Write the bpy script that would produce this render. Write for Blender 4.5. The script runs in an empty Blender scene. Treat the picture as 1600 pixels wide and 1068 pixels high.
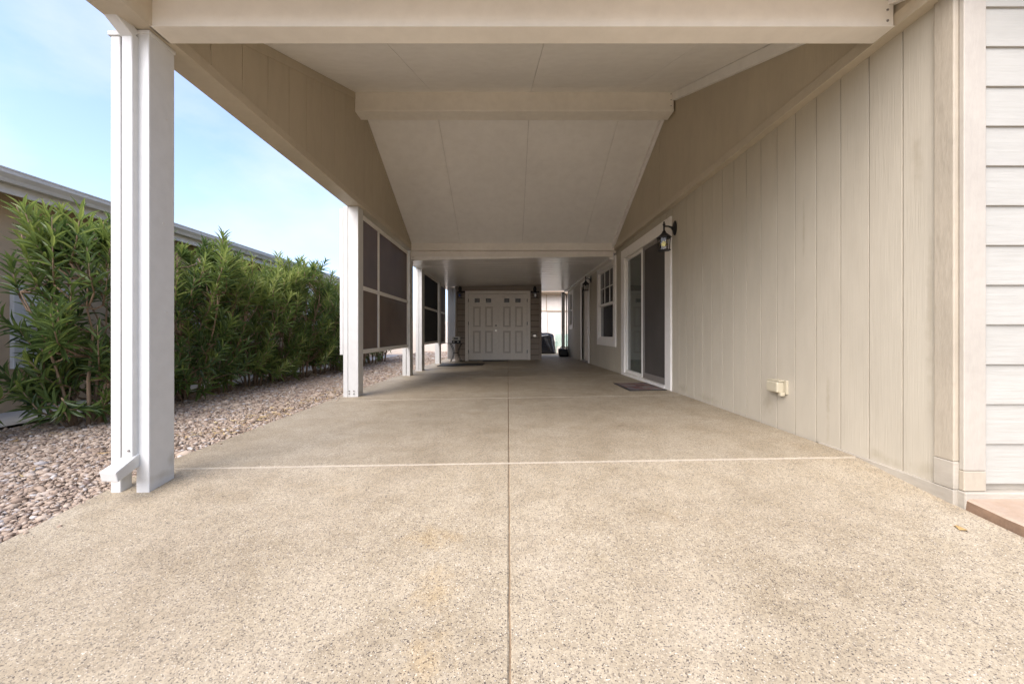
import bpy, bmesh, math, random
import numpy as np
from mathutils import Vector, Matrix, noise
R = math.radians
random.seed(7); rng = np.random.default_rng(7)
S = bpy.context.scene
C = S.collection
# ------------------------------------------------------------------ camera
H = 0.83
cd = bpy.data.cameras.new('camera'); cam = bpy.data.objects.new('camera', cd); C.objects.link(cam)
cam.location = (0, 0, H); cam.rotation_euler = (R(90), 0, 0)
cd.sensor_width = 36; cd.lens = 36*620/1600
cd.shift_x = 6/1600; cd.shift_y = -14/1600
cd.clip_start = 0.02; cd.clip_end = 2000
S.camera = cam
# ------------------------------------------------------------------ sky, sun, exposure
SUN_EL, SUN_AZ = 45, 216                     # azimuth clockwise from +Y (the view direction)
W = bpy.data.worlds.new('World'); S.world = W; W.use_nodes = True
wn, wl = W.node_tree.nodes, W.node_tree.links
wn.clear()
wo = wn.new('ShaderNodeOutputWorld'); bg = wn.new('ShaderNodeBackground')
sky = wn.new('ShaderNodeTexSky'); sky.sky_type = 'NISHITA'; sky.sun_disc = False
sky.sun_elevation = R(SUN_EL); sky.sun_rotation = R(SUN_AZ); sky.dust_density = 2.0; sky.ozone_density = 3.5
tc = wn.new('ShaderNodeTexCoord'); mp = wn.new('ShaderNodeMapping'); mp.inputs['Scale'].default_value = (1.0, 1.0, 2.0); mp.inputs['Location'].default_value = (.35, .1, .2)
n1 = wn.new('ShaderNodeTexNoise'); n1.inputs['Scale'].default_value = 2.3; n1.inputs['Detail'].default_value = 7; n1.inputs['Roughness'].default_value = .55
cr = wn.new('ShaderNodeValToRGB'); cr.color_ramp.elements[0].position = .44; cr.color_ramp.elements[0].color = (.05,.05,.05,1)
cr.color_ramp.elements[1].position = .80; cr.color_ramp.elements[1].color = (.85,.85,.85,1)
mx = wn.new('ShaderNodeMix'); mx.data_type = 'RGBA'; mx.inputs[7].default_value = (2.55, 2.65, 2.9, 1)
wl.new(tc.outputs['Generated'], mp.inputs['Vector']); wl.new(mp.outputs[0], n1.inputs['Vector'])
wl.new(n1.outputs['Fac'], cr.inputs[0]); wl.new(cr.outputs[0], mx.inputs[0])
tint = wn.new('ShaderNodeMix'); tint.data_type = 'RGBA'; tint.blend_type = 'MULTIPLY'; tint.inputs[0].default_value = 1; tint.inputs[7].default_value = (1.02, .957, 1.02, 1)
wl.new(sky.outputs[0], tint.inputs[6]); wl.new(tint.outputs[2], mx.inputs[6]); wl.new(mx.outputs[2], bg.inputs[0]); wl.new(bg.outputs[0], wo.inputs[0])
bg.inputs[1].default_value = 0.084
sl = bpy.data.lights.new('sun', 'SUN'); sl.energy = 1.25; sl.angle = R(66); sl.color = (1, .975, .945)
so = bpy.data.objects.new('sun', sl); C.objects.link(so); so.location = (-6, -8, 12)
e, a = R(SUN_EL), R(SUN_AZ)
sd = Vector((math.cos(e)*math.sin(a), math.cos(e)*math.cos(a), math.sin(e)))
so.rotation_euler = sd.to_track_quat('Z', 'Y').to_euler()
S.view_settings.view_transform = 'Standard'; S.view_settings.look = 'None'
S.view_settings.gamma = 1; S.view_settings.exposure = 2.34
S.view_settings.use_curve_mapping = False
S.cycles.max_bounces = 16; S.cycles.diffuse_bounces = 12; S.cycles.transparent_max_bounces = 12
S.cycles.sample_clamp_indirect = 6

# ------------------------------------------------------------------ helpers: materials
def mat(name, col, rough=.6, var=0, vscale=3.0, vstretch=(1,1,1), bump=0, bscale=60, bstretch=(1,1,1), col2=None, metal=0, spec=.5, dirt=None):
    m = bpy.data.materials.new(name); m.use_nodes = True
    nt = m.node_tree; n, l = nt.nodes, nt.links
    p = n['Principled BSDF']
    p.inputs['Base Color'].default_value = (*col, 1); p.inputs['Roughness'].default_value = rough
    p.inputs['Metallic'].default_value = metal; p.inputs['Specular IOR Level'].default_value = spec
    g = n.new('ShaderNodeNewGeometry')
    def tex(scale, stretch, detail=5, rg=.6):
        mpn = n.new('ShaderNodeMapping'); mpn.inputs['Scale'].default_value = stretch
        t = n.new('ShaderNodeTexNoise'); t.inputs['Scale'].default_value = scale; t.inputs['Detail'].default_value = detail; t.inputs['Roughness'].default_value = rg
        l.new(g.outputs['Position'], mpn.inputs['Vector']); l.new(mpn.outputs[0], t.inputs['Vector'])
        return t
    last = None
    if var or col2:
        t = tex(vscale, vstretch)
        r = n.new('ShaderNodeValToRGB')
        c2 = col2 or tuple(c*(1-var) for c in col)
        r.color_ramp.elements[0].position = .34; r.color_ramp.elements[0].color = (*c2, 1)
        r.color_ramp.elements[1].position = .66; r.color_ramp.elements[1].color = (*col, 1)
        l.new(t.outputs['Fac'], r.inputs[0]); last = r.outputs[0]
        # second finer layer
        t2 = tex(vscale*9, vstretch); mu = n.new('ShaderNodeMix'); mu.data_type = 'RGBA'; mu.blend_type = 'MULTIPLY'; mu.inputs[0].default_value = .16
        r2 = n.new('ShaderNodeValToRGB'); r2.color_ramp.elements[0].position = .3; r2.color_ramp.elements[0].color = (.62,.60,.57,1); r2.color_ramp.elements[1].position = .62
        l.new(t2.outputs['Fac'], r2.inputs[0]); l.new(last, mu.inputs[6]); l.new(r2.outputs[0], mu.inputs[7]); last = mu.outputs[2]
        l.new(last, p.inputs['Base Color'])
    if bump:
        t = tex(bscale, bstretch, 4); b = n.new('ShaderNodeBump'); b.inputs['Strength'].default_value = bump; b.inputs['Distance'].default_value = .004
        l.new(t.outputs['Fac'], b.inputs['Height']); l.new(b.outputs[0], p.inputs['Normal'])
    m['last'] = 0
    return m
M = {}
M['white'] = mat('white_paint', (.60,.59,.55), .42, .03, 1.6, bump=.10, bscale=90)
M['trim'] = mat('white_trim_paint', (.83,.80,.74), .42, .03, 1.6, bump=.08, bscale=90)
M['cream'] = mat('cream_beam_paint', (.80,.75,.655), .5, .08, 1.2, bump=.15, bscale=110)
M['ceiling'] = mat('ceiling_paint', (.84,.815,.76), .6, .06, .9, bump=.12, bscale=150)
M['pan'] = mat('metal_pan', (.80,.77,.72), .28, .08, 1.2, bump=.12, bscale=14, bstretch=(.5,3,1))
M['khaki'] = mat('khaki_siding', (.50,.43,.315), .62, .10, 1.4, (1,1,.35), bump=.55, bscale=90, bstretch=(1,1,.05))
M['khaki_trim'] = mat('khaki_trim', (.53,.46,.345), .55, .12, 2.0, bump=.5, bscale=45, bstretch=(.4,.4,.4))
M['wall'] = mat('greige_wood_siding', (.50,.45,.35), .6, .10, 1.1, (1,1,.3), bump=.42, bscale=85, bstretch=(1,1,.045))
M['grime'] = mat('grimy_groove_paint', (.35,.31,.24), .75, .2, 8)  # siding colour darkened to paint shade into the grooves
M['doorgrime'] = mat('grimy_door_paint', (.66,.60,.51), .6, .1, 6)  # door colour darkened, stands for shade in the panel channels
M['gap'] = mat('dark_lap_gap', (.05,.04,.03), .8)  # near black, shadow between the shed laps put into the colour
M['corner'] = mat('rough_corner_board', (.40,.345,.26), .6, .12, 2.5, bump=.7, bscale=40, bstretch=(1,1,.25))
M['lap'] = mat('pale_lap_siding', (.385,.368,.315), .55, .07, 2.0, (.3,1,1), bump=.7, bscale=60, bstretch=(.07,1,1))
M['corner2'] = mat('beige_corner_board', (.40,.36,.295), .6, .08, 2.5, bump=.5, bscale=40, bstretch=(1,1,.25))
M['base'] = mat('weathered_base_board', (.42,.375,.30), .7, .25, 6, (.4,.4,1), bump=.6, bscale=50, bstretch=(.2,.2,1))
M['shedwall'] = mat('taupe_lap_siding', (.34,.28,.22), .6, .12, 2, (.3,1,1), bump=.4, bscale=60, bstretch=(.08,1,1))
M['sheddoor'] = mat('cream_door_paint', (.85,.79,.69), .42, .04, 1.5, bump=.1, bscale=60)
M['neigh'] = mat('tan_stucco', (.52,.39,.25), .8, .08, 1.2, bump=.5, bscale=70)
M['gutter'] = mat('gutter_paint', (.62,.59,.53), .45, .1, 2.2, bump=.05)
M['black'] = mat('black_iron', (.012,.012,.013), .38, bump=.2, bscale=120)
M['rubber'] = mat('black_rubber', (.014,.014,.015), .6, bump=.5, bscale=160)
M['cover'] = mat('black_vinyl_cover', (.012,.012,.014), .22, bump=.3, bscale=9)
M['bag'] = mat('black_bag', (.012,.012,.012), .5, bump=.3, bscale=30)
M['brass'] = mat('satin_nickel', (.45,.42,.37), .28, metal=1)
M['outlet'] = mat('tan_plastic', (.47,.42,.30), .4, .08, 20)
M['alu'] = mat('bronze_screen_frame', (.20,.18,.16), .4)
M['soil'] = mat('dry_soil', (.45,.37,.295), .9, .25, 3, bump=.6, bscale=40)
M['path'] = mat('grey_concrete', (.55,.52,.47), .8, .15, 2.5, bump=.5, bscale=60)
M['walk'] = mat('pinkish_concrete', (.36,.28,.21), .85, .2, 5, bump=.7, bscale=40, col2=(.32,.225,.15))
M['brokenedge'] = mat('broken_concrete_edge', (.24,.15,.09), .9, .35, 9, bump=.8, bscale=30)
M['bark'] = mat('oleander_bark', (.30,.20,.12), .85, .3, 12, (1,1,.3), bump=.8, bscale=60)
M['street'] = mat('asphalt', (.12,.115,.11), .85, .15, 2, bump=.6, bscale=80)
M['farwall'] = mat('cream_stucco', (.66,.59,.50), .85, .06, 1.0, bump=.4, bscale=50)
M['fartrim'] = mat('tan_far_trim', (.38,.29,.20), .8, .1, 2)
M['green'] = mat('pale_green_plastic', (.45,.62,.52), .4, .05, 3)
M['blind'] = mat('white_blind', (.72,.71,.68), .6, .06, 3)
M['jointlight'] = mat('pale_joint_sealer', (.38,.325,.245), .75, .2, 14, bump=.5, bscale=80)
M['jointdark'] = mat('brown_joint_filler', (.30,.21,.125), .9, .4, 20, bump=.7, bscale=90)
M['shingle'] = mat('grey_shingle', (.16,.14,.12), .9, .3, 5, bump=.6, bscale=40)
M['leafdry'] = mat('dry_leaf', (.40,.26,.10), .7, .2, 60)
M['curtain'] = None
M['flower'] = mat('pink_blossom', (.75,.18,.16), .6, .2, 40)
M['yellowbulb'] = mat('yellow_bulb', (.85,.72,.01), .25)
M['bluebulb'] = mat('blue_bulb', (.06,.09,.35), .2)
M['whitebulb'] = mat('frosted_bulb', (.75,.75,.72), .3)
M['radio'] = mat('ivory_plastic', (.66,.64,.56), .4, .1, 20)

def glassy(name, col, rough=.04, tint=.5):                 # window glass in front of a dim room
    m = mat(name, col, rough, spec=.8)
    return m
M['glass'] = glassy('window_glass', (.085,.10,.088))
M['glassblack'] = glassy('dark_window_glass', (.010,.010,.010), .08)
M['doorlite'] = glassy('door_lite_glass', (.012,.012,.012), .1)
def mesh_screen(name, col, alpha):
    m = bpy.data.materials.new(name); m.use_nodes = True; n, l = m.node_tree.nodes, m.node_tree.links
    p = n['Principled BSDF']; p.inputs['Base Color'].default_value = (*col,1); p.inputs['Roughness'].default_value = .75
    t = n.new('ShaderNodeBsdfTransparent'); mixs = n.new('ShaderNodeMixShader'); mixs.inputs[0].default_value = alpha
    l.new(t.outputs[0], mixs.inputs[1]); l.new(p.outputs[0], mixs.inputs[2]); l.new(mixs.outputs[0], n['Material Output'].inputs[0])
    g = n.new('ShaderNodeNewGeometry'); nn = n.new('ShaderNodeTexNoise'); nn.inputs['Scale'].default_value = 2.2
    r = n.new('ShaderNodeValToRGB'); r.color_ramp.elements[0].color = (*[c*.75 for c in col],1); r.color_ramp.elements[1].color = (*[min(1,c*1.25) for c in col],1)
    l.new(g.outputs['Position'], nn.inputs['Vector']); l.new(nn.outputs['Fac'], r.inputs[0]); l.new(r.outputs[0], p.inputs['Base Color'])
    return m
M['sunmesh'] = mesh_screen('brown_sun_mesh', (.17,.13,.112), .92)
M['sunmesh_dark'] = mesh_screen('black_sun_mesh', (.012,.011,.012), .97)
M['bugmesh'] = mesh_screen('grey_bug_screen', (.085,.075,.066), .82)
def lantern_glass():
    m = bpy.data.materials.new('lantern_glass'); m.use_nodes = True; n, l = m.node_tree.nodes, m.node_tree.links
    t = n.new('ShaderNodeBsdfTransparent'); g = n.new('ShaderNodeBsdfGlossy'); g.inputs['Roughness'].default_value = .05
    mixs = n.new('ShaderNodeMixShader'); mixs.inputs[0].default_value = .05
    l.new(t.outputs[0], mixs.inputs[1]); l.new(g.outputs[0], mixs.inputs[2]); l.new(mixs.outputs[0], n['Material Output'].inputs[0])
    return m
M['lglass'] = lantern_glass()

def spots(m, lst, col):                    # worn, dirty patches at fixed places (y, z, size y, size z)
    n, l = m.node_tree.nodes, m.node_tree.links; p = n['Principled BSDF']; src = p.inputs['Base Color'].links[0].from_socket
    g = n.new('ShaderNodeNewGeometry')
    for (cy, cz, sy, sz) in lst:
        mp_ = n.new('ShaderNodeMapping'); mp_.inputs['Location'].default_value = (0, -cy/sy, -cz/sz); mp_.inputs['Scale'].default_value = (0, 1/sy, 1/sz)
        ln_ = n.new('ShaderNodeVectorMath'); ln_.operation = 'LENGTH'; nz_ = n.new('ShaderNodeTexNoise'); nz_.inputs['Scale'].default_value = 22; nz_.inputs['Detail'].default_value = 5
        l.new(g.outputs['Position'], mp_.inputs['Vector']); l.new(mp_.outputs[0], ln_.inputs[0]); l.new(g.outputs['Position'], nz_.inputs['Vector'])
        ad = n.new('ShaderNodeMath'); ad.operation = 'MULTIPLY_ADD'; l.new(nz_.outputs['Fac'], ad.inputs[0]); ad.inputs[1].default_value = 1.6; l.new(ln_.outputs['Value'], ad.inputs[2])
        k = n.new('ShaderNodeMapRange'); k.inputs['From Min'].default_value = 1.7; k.inputs['From Max'].default_value = .9; k.inputs['To Max'].default_value = .6; l.new(ad.outputs[0], k.inputs['Value'])
        mx_ = n.new('ShaderNodeMix'); mx_.data_type = 'RGBA'; mx_.blend_type = 'MULTIPLY'; mx_.inputs[7].default_value = (*col, 1)
        l.new(k.outputs[0], mx_.inputs[0]); l.new(src, mx_.inputs[6]); src = mx_.outputs[2]
    l.new(src, p.inputs['Base Color'])
spots(M['wall'], [(2.33,.12,.10,.045), (2.20,.10,.09,.03), (2.05,.12,.10,.05), (2.68,.35,.02,.30), (2.03,.9,.03,.5), (3.3,.25,.10,.12), (2.1,1.75,.04,.2), (4.3,.12,.3,.05), (4.9,.15,.2,.06), (2.9,1.6,.015,.4)], (.78,.75,.70))
spots(M['white'], [(2.24,.03,.12,.03), (2.30,.10,.03,.06), (5.25,.05,.1,.04)], (.72,.68,.60))
# exposed, speckled driveway concrete
def concrete():
    m = bpy.data.materials.new('speckled_concrete'); m.use_nodes = True; n, l = m.node_tree.nodes, m.node_tree.links
    p = n['Principled BSDF']; p.inputs['Roughness'].default_value = .62; p.inputs['Specular IOR Level'].default_value = .35
    g = n.new('ShaderNodeNewGeometry'); P = g.outputs['Position']
    def nz(sc, det=4, rg=.6):
        t = n.new('ShaderNodeTexNoise'); t.inputs['Scale'].default_value = sc; t.inputs['Detail'].default_value = det; t.inputs['Roughness'].default_value = rg
        l.new(P, t.inputs['Vector']); return t.outputs['Fac']
    def ramp(x, stops):
        r = n.new('ShaderNodeValToRGB'); cr_ = r.color_ramp
        while len(cr_.elements) < len(stops): cr_.elements.new(.5)
        for el, (q, c) in zip(cr_.elements, stops): el.position = q; el.color = (*c, 1)
        l.new(x, r.inputs[0]); return r.outputs[0]
    def mixc(mode, fac, a_, b_):
        k = n.new('ShaderNodeMix'); k.data_type = 'RGBA'; k.blend_type = mode
        if isinstance(fac, float): k.inputs[0].default_value = fac
        else: l.new(fac, k.inputs[0])
        l.new(a_, k.inputs[6])
        if isinstance(b_, tuple): k.inputs[7].default_value = (*b_, 1)
        else: l.new(b_, k.inputs[7])
        return k.outputs[2]
    def ramp_sub(x):
        k = n.new('ShaderNodeMapRange'); k.inputs['From Min'].default_value = 2.15; k.inputs['From Max'].default_value = 1.3; k.inputs['To Max'].default_value = .55; l.new(x, k.inputs['Value']); return k.outputs[0]
    big = ramp(nz(.9, 5), [(.30,(.315,.26,.182)), (.5,(.362,.304,.217)), (.70,(.40,.342,.253))])
    mid = ramp(nz(6, 5), [(.35,(.86,.84,.80)), (.62,(1,1,1))])
    c = mixc('MULTIPLY', .8, big, mid)
    v = n.new('ShaderNodeTexVoronoi'); v.inputs['Scale'].default_value = 105; l.new(P, v.inputs['Vector'])
    chips = ramp(v.outputs['Color'], [(.0,(.62,.60,.57)), (.35,(.92,.90,.87)), (.7,(1.08,1.07,1.03)), (1,(1.25,1.22,1.18))])
    c = mixc('MULTIPLY', .75, c, chips)
    dark = ramp(nz(185, 3, .5), [(.36,(1,1,1)), (.42,(0,0,0))])
    c = mixc('MIX', dark, c, (.075,.06,.05))
    dark2 = ramp(nz(88, 3, .55), [(.315,(.7,.7,.7)), (.365,(0,0,0))])
    c = mixc('MIX', dark2, c, (.13,.105,.085))
    light = ramp(nz(190, 2, .5), [(.64,(0,0,0)), (.70,(.7,.7,.7))])
    c = mixc('MIX', light, c, (.72,.66,.55))
    # tyre and tea coloured stains
    st = ramp(nz(1.7, 6, .65), [(.60,(0,0,0)), (.74,(.55,.55,.55))])
    c = mixc('MULTIPLY', st, c, (.80,.70,.55))
    # rust drips on the drive
    for (cx, cy, sx, sy) in ((-.33, 1.72, 5.5, 9), (-.26, 1.42, 7.5, 6), (-.24, 1.12, 9, 6), (.95, 3.35, 8, 16)):
        mp_ = n.new('ShaderNodeMapping'); mp_.vector_type = 'POINT'; mp_.inputs['Location'].default_value = (-cx*sx, -cy*sy, 0); mp_.inputs['Scale'].default_value = (sx, sy, 0)
        ln_ = n.new('ShaderNodeVectorMath'); ln_.operation = 'LENGTH'; l.new(P, mp_.inputs['Vector']); l.new(mp_.outputs[0], ln_.inputs[0])
        ad = n.new('ShaderNodeMath'); ad.operation = 'MULTIPLY_ADD'; l.new(nz(16, 5, .7), ad.inputs[0]); ad.inputs[1].default_value = 2.6; l.new(ln_.outputs['Value'], ad.inputs[2])
        c = mixc('MULTIPLY', ramp_sub(ad.outputs[0]), c, (.97,.84,.62) if cx < 0 else (.55,.45,.36))
    # darker dusty patches and hairline cracks
    pt = ramp(nz(2.6, 7, .7), [(.36,(.84,.82,.79)), (.52,(1,1,1))]); c = mixc('MULTIPLY', .8, c, pt)
    l.new(c, p.inputs['Base Color'])
    b = n.new('ShaderNodeBump'); b.inputs['Strength'].default_value = .55; b.inputs['Distance'].default_value = .003
    l.new(nz(130, 4), b.inputs['Height']); l.new(b.outputs[0], p.inputs['Normal'])
    return m
M['concrete'] = concrete()
def attr_mat(name, stops, rough, trans=0, bump=0):
    m = bpy.data.materials.new(name); m.use_nodes = True; n, l = m.node_tree.nodes, m.node_tree.links
    p = n['Principled BSDF']; p.inputs['Roughness'].default_value = rough
    at = n.new('ShaderNodeAttribute'); at.attribute_name = 'tint'
    r = n.new('ShaderNodeValToRGB'); cr_ = r.color_ramp
    while len(cr_.elements) < len(stops): cr_.elements.new(.5)
    for el, (q, c) in zip(cr_.elements, stops): el.position = q; el.color = (*c, 1)
    l.new(at.outputs['Fac'], r.inputs[0]); l.new(r.outputs[0], p.inputs['Base Color'])
    if trans:
        t = n.new('ShaderNodeBsdfTranslucent'); ms = n.new('ShaderNodeMixShader'); ms.inputs[0].default_value = trans
        l.new(r.outputs[0], t.inputs[0]); l.new(p.outputs[0], ms.inputs[1]); l.new(t.outputs[0], ms.inputs[2]); l.new(ms.outputs[0], n['Material Output'].inputs[0])
    return m
M['stone'] = attr_mat('gravel_stone', [(0,(.15,.11,.095)), (.22,(.235,.165,.115)), (.5,(.335,.25,.18)), (.75,(.42,.335,.255)), (.92,(.36,.33,.31)), (1,(.68,.61,.53))], .75)
M['leaf'] = attr_mat('oleander_leaf', [(0,(.05,.09,.034)), (.4,(.125,.185,.05)), (.75,(.225,.285,.065)), (1,(.33,.37,.11))], .36, .48)

M['curtain'] = attr_mat('white_cloth', [(0,(.82,.82,.81)), (1,(.82,.82,.81))], .8, .6)
# ------------------------------------------------------------------ helpers: meshes
def BM(): return bmesh.new()
def box(bm, x0, x1, y0, y1, z0, z1):
    vs = [bm.verts.new(p) for p in ((x0,y0,z0),(x1,y0,z0),(x1,y1,z0),(x0,y1,z0),(x0,y0,z1),(x1,y0,z1),(x1,y1,z1),(x0,y1,z1))]
    for f in ((3,2,1,0),(4,5,6,7),(0,1,5,4),(1,2,6,5),(2,3,7,6),(3,0,4,7)): bm.faces.new([vs[i] for i in f])
    return bm
def hexa(bm, pts):        # 8 points, same order as box
    vs = [bm.verts.new(p) for p in pts]
    for f in ((3,2,1,0),(4,5,6,7),(0,1,5,4),(1,2,6,5),(2,3,7,6),(3,0,4,7)): bm.faces.new([vs[i] for i in f])
    return bm
def prism_x(bm, prof, x0, x1):       # profile in (y,z), extruded along x
    a_ = [bm.verts.new((x0, y, z)) for y, z in prof]; b_ = [bm.verts.new((x1, y, z)) for y, z in prof]
    n_ = len(prof)
    for i in range(n_): bm.faces.new((a_[i], a_[(i+1)%n_], b_[(i+1)%n_], b_[i]))
    bm.faces.new(a_[::-1]); bm.faces.new(b_)
    return bm
def prism_y(bm, prof, y0, y1):       # profile in (x,z)
    a_ = [bm.verts.new((x, y0, z)) for x, z in prof]; b_ = [bm.verts.new((x, y1, z)) for x, z in prof]
    n_ = len(prof)
    for i in range(n_): bm.faces.new((a_[i], a_[(i+1)%n_], b_[(i+1)%n_], b_[i]))
    bm.faces.new(a_[::-1]); bm.faces.new(b_)
    return bm
def tube(bm, pts, rad, seg=8, cap=True):
    pts = [Vector(p) for p in pts]; rings = []
    rads = rad if isinstance(rad, (list, tuple)) else [rad]*len(pts)
    up = Vector((0.13,0.27,1)).normalized()
    for i, p in enumerate(pts):
        t = (pts[min(i+1,len(pts)-1)] - pts[max(i-1,0)]).normalized()
        u = t.cross(up)
        if u.length < .05: u = t.cross(Vector((1,0,0)))
        u.normalize(); v = t.cross(u)
        rings.append([bm.verts.new(p + (u*math.cos(2*math.pi*k/seg) + v*math.sin(2*math.pi*k/seg))*rads[i]) for k in range(seg)])
    for r0, r1 in zip(rings, rings[1:]):
        for k in range(seg): bm.faces.new((r0[k], r0[(k+1)%seg], r1[(k+1)%seg], r1[k]))
    if cap: bm.faces.new(rings[0][::-1]); bm.faces.new(rings[-1])
    return bm
def lathe(bm, prof, cx, cy, cz, seg=12):
    rings = []
    for r_, z in prof: rings.append([bm.verts.new((cx + max(r_,1e-4)*math.cos(2*math.pi*(k+.5)/seg), cy + max(r_,1e-4)*math.sin(2*math.pi*(k+.5)/seg), cz+z)) for k in range(seg)])
    for r0, r1 in zip(rings, rings[1:]):
        for k in range(seg): bm.faces.new((r0[k], r0[(k+1)%seg], r1[(k+1)%seg], r1[k]))
    bm.faces.new(rings[0][::-1]); bm.faces.new(rings[-1])
    return bm
LOC = {}
def loc_of(o): return LOC.get(o.name, Vector((0,0,0)))
def obj(name, bm, m, parent=None, bevel=0, smooth=False, base=None):
    """mesh built in world coordinates, linked as ONE object below parent"""
    me = bpy.data.meshes.new(name)
    bmesh.ops.recalc_face_normals(bm, faces=bm.faces)
    o_ = loc_of(parent) if parent else (Vector(base) if base else Vector((0,0,0)))
    bmesh.ops.translate(bm, verts=bm.verts, vec=-o_)
    bm.to_mesh(me); bm.free()
    if smooth:
        for p in me.polygons: p.use_smooth = True
    me.materials.append(m)
    o = bpy.data.objects.new(name, me); C.objects.link(o)
    if parent: o.parent = parent
    else: o.location = o_
    LOC[o.name] = o_
    if bevel:
        b = o.modifiers.new('bevel', 'BEVEL'); b.width = bevel; b.segments = 2; b.limit_method = 'ANGLE'; b.angle_limit = R(40)
    return o
def thing(name, label, cat, loc, group=None):
    o = bpy.data.objects.new(name, None); C.objects.link(o); o.location = loc; o.empty_display_size = .1
    LOC[o.name] = Vector(loc); o['label'] = label; o['category'] = cat
    if group: o['group'] = group
    return o
def tag(o, label, cat, group=None, kind=None):
    o['label'] = label; o['category'] = cat
    if group: o['group'] = group
    if kind: o['kind'] = kind
    return o
def sm(a_, b_, t): t = min(1, max(0, (t-a_)/(b_-a_))); return t*t*(3-2*t)
def longz(y):
    if y < 2.45:
        d = 2.45 - max(y, -1.2)
        z = -.098*d + .012*math.exp(-d/.25) - .012
    else: z = -.0*(y)
    if y > 5.5: z -= .0085*(min(y, 20)-5.5)
    return z
def fz(x, y): return .017*(x+1.955) + longz(y) if y > 2.45 else .017*(x+1.955) + longz(y)
def gz(y): return longz(y) - .035

# ------------------------------------------------------------------ SETTING
def sheet(name, xs, ys, zf, m, kind='structure', parent=None):
    bm = BM(); g = [[bm.verts.new((x, y, zf(x, y))) for x in xs] for y in ys]
    for j in range(len(ys)-1):
        for i in range(len(xs)-1): bm.faces.new((g[j][i], g[j][i+1], g[j+1][i+1], g[j+1][i]))
    o = obj(name, bm, m, parent)
    if kind: o['kind'] = kind
    return o
ys_g = [-400,-120,-40,-14,-8,-5,-3,-2,-1.2,-.5,0,.5,1,1.5,2,2.3,2.45,2.7,3.5,5.5,9,14,20,40,120,400]
sheet('ground', [-400,-120,-40,-15,-8,-4.5,-2.2,0,2.2,5,10,40,120,400], ys_g, lambda x, y: gz(y) - .075, M['soil'])
sheet('street', [-120,-30,0,30,120], [-22,-15,-9.2], lambda x, y: gz(-5) - .06, M['street'])
# driveway: base with panels separated by real joints
XJ = [-2.22, .005, 2.15]
YJ = [-9.0, -4.88, -2.44, 0.0, 2.44, 4.88, 7.32, 9.76, 12.2, 14.64, 17.5]
drive = sheet('driveway', [-2.215, -1, .005, 1, 2.145], [-8.9,-5,-2.44,-1.2,-.5,0,.5,1,1.5,2,2.3,2.45,2.7,3.5,5.5,8,10,12.2,14.64,17.4], lambda x, y: fz(x, y)-.007, M['jointdark'])
def panel(x0, x1, y0, y1):
    bm = BM(); th = .09
    ch = .005
    n_ = max(2, int((y1-y0)/.12))
    ys = [y0, y0+ch] + [y0+ch + (y1-y0-2*ch)*k/n_ for k in range(1, n_)] + [y1-ch, y1]
    nx = 6; xs = [x0, x0+ch] + [x0+ch+(x1-x0-2*ch)*k/nx for k in range(1, nx)] + [x1-ch, x1]
    def zz(x, y):
        e_ = (x in (x0, x1)) or (y in (y0, y1))
        return fz(x, y) - (ch*.8 if e_ else 0)
    g = [[bm.verts.new((x + (0.0035*noise.noise(Vector((x*2, y*7, 1))) if x in (x0,x1) else 0), y, zz(x, y))) for x in xs] for y in ys]
    J, I = len(ys), len(xs)
    for j in range(J-1):
        for i in range(I-1): bm.faces.new((g[j][i], g[j][i+1], g[j+1][i+1], g[j+1][i]))
    per = [g[0][i] for i in range(I)] + [g[j][I-1] for j in range(1, J)] + [g[J-1][i] for i in range(I-2, -1, -1)] + [g[j][0] for j in range(J-2, 0, -1)]
    low = [bm.verts.new((v.co.x, v.co.y, v.co.z - th)) for v in per]
    for k in range(len(per)): bm.faces.new((per[k], low[k], low[(k+1)%len(per)], per[(k+1)%len(per)]))
    return obj('concrete_panel', bm, M['concrete'], drive)
for j in range(len(YJ)-1):
    for i in range(2):
        gx = .0032
        panel(XJ[i] + (gx if i else 0), XJ[i+1] - (0 if i else gx), YJ[j]+.006, YJ[j+1]-.006)
for yj in YJ[1:-1]:                 # pale sealer standing in the cross joints
    bm = BM(); n_ = 70; top = []
    for k in range(n_+1):
        x = -2.2 + 4.33*k/n_; w = .0042 + .004*noise.noise(Vector((x*5, yj, 0))); zc = fz(x, yj)
        top.append([bm.verts.new((x, yj-w-.004, zc-.004)), bm.verts.new((x, yj-w*.5, zc+.0015)), bm.verts.new((x, yj+w*.5, zc+.0015)), bm.verts.new((x, yj+w+.004, zc-.004))])
    for a_, b_ in zip(top, top[1:]):
        for q in range(3): bm.faces.new((a_[q], b_[q], b_[q+1], a_[q+1]))
    obj('joint_strip', bm, M['jointlight'], drive)
# strips along the sides
sheet('side_path', [-5.3, -4.9, -4.5], [-9,-5,-1.2,0,1,2,2.45,5.5,10,17], lambda x, y: gz(y) + .03, M['path'])
def walk():
    bm = BM(); n_ = 60; rows = []
    for k in range(n_+1):
        y = -3 + (1.885+3)*k/n_
        e_ = 2.165 + .014*noise.noise(Vector((y*6, 3, 0))) + (.05 if abs(y-1.775) < .028 else 0)
        zt = fz(2.16, y) + .045
        rows.append([bm.verts.new((e_-.008, y, fz(2.16, y)-.05)), bm.verts.new((e_, y, zt-.008)), bm.verts.new((e_+.012, y, zt)), bm.verts.new((2.6, y, zt+.004)), bm.verts.new((4.5, y, zt+.01))])
    for a_, b_ in zip(rows, rows[1:]):
        for q in range(4):
            f = bm.faces.new((a_[q], b_[q], b_[q+1], a_[q+1])); f.material_index = 1 if q < 1 else 0
    o = obj('side_walkway', bm, M['walk']); o.data.materials.append(M['brokenedge']); o['kind'] = 'structure'
walk()

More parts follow.
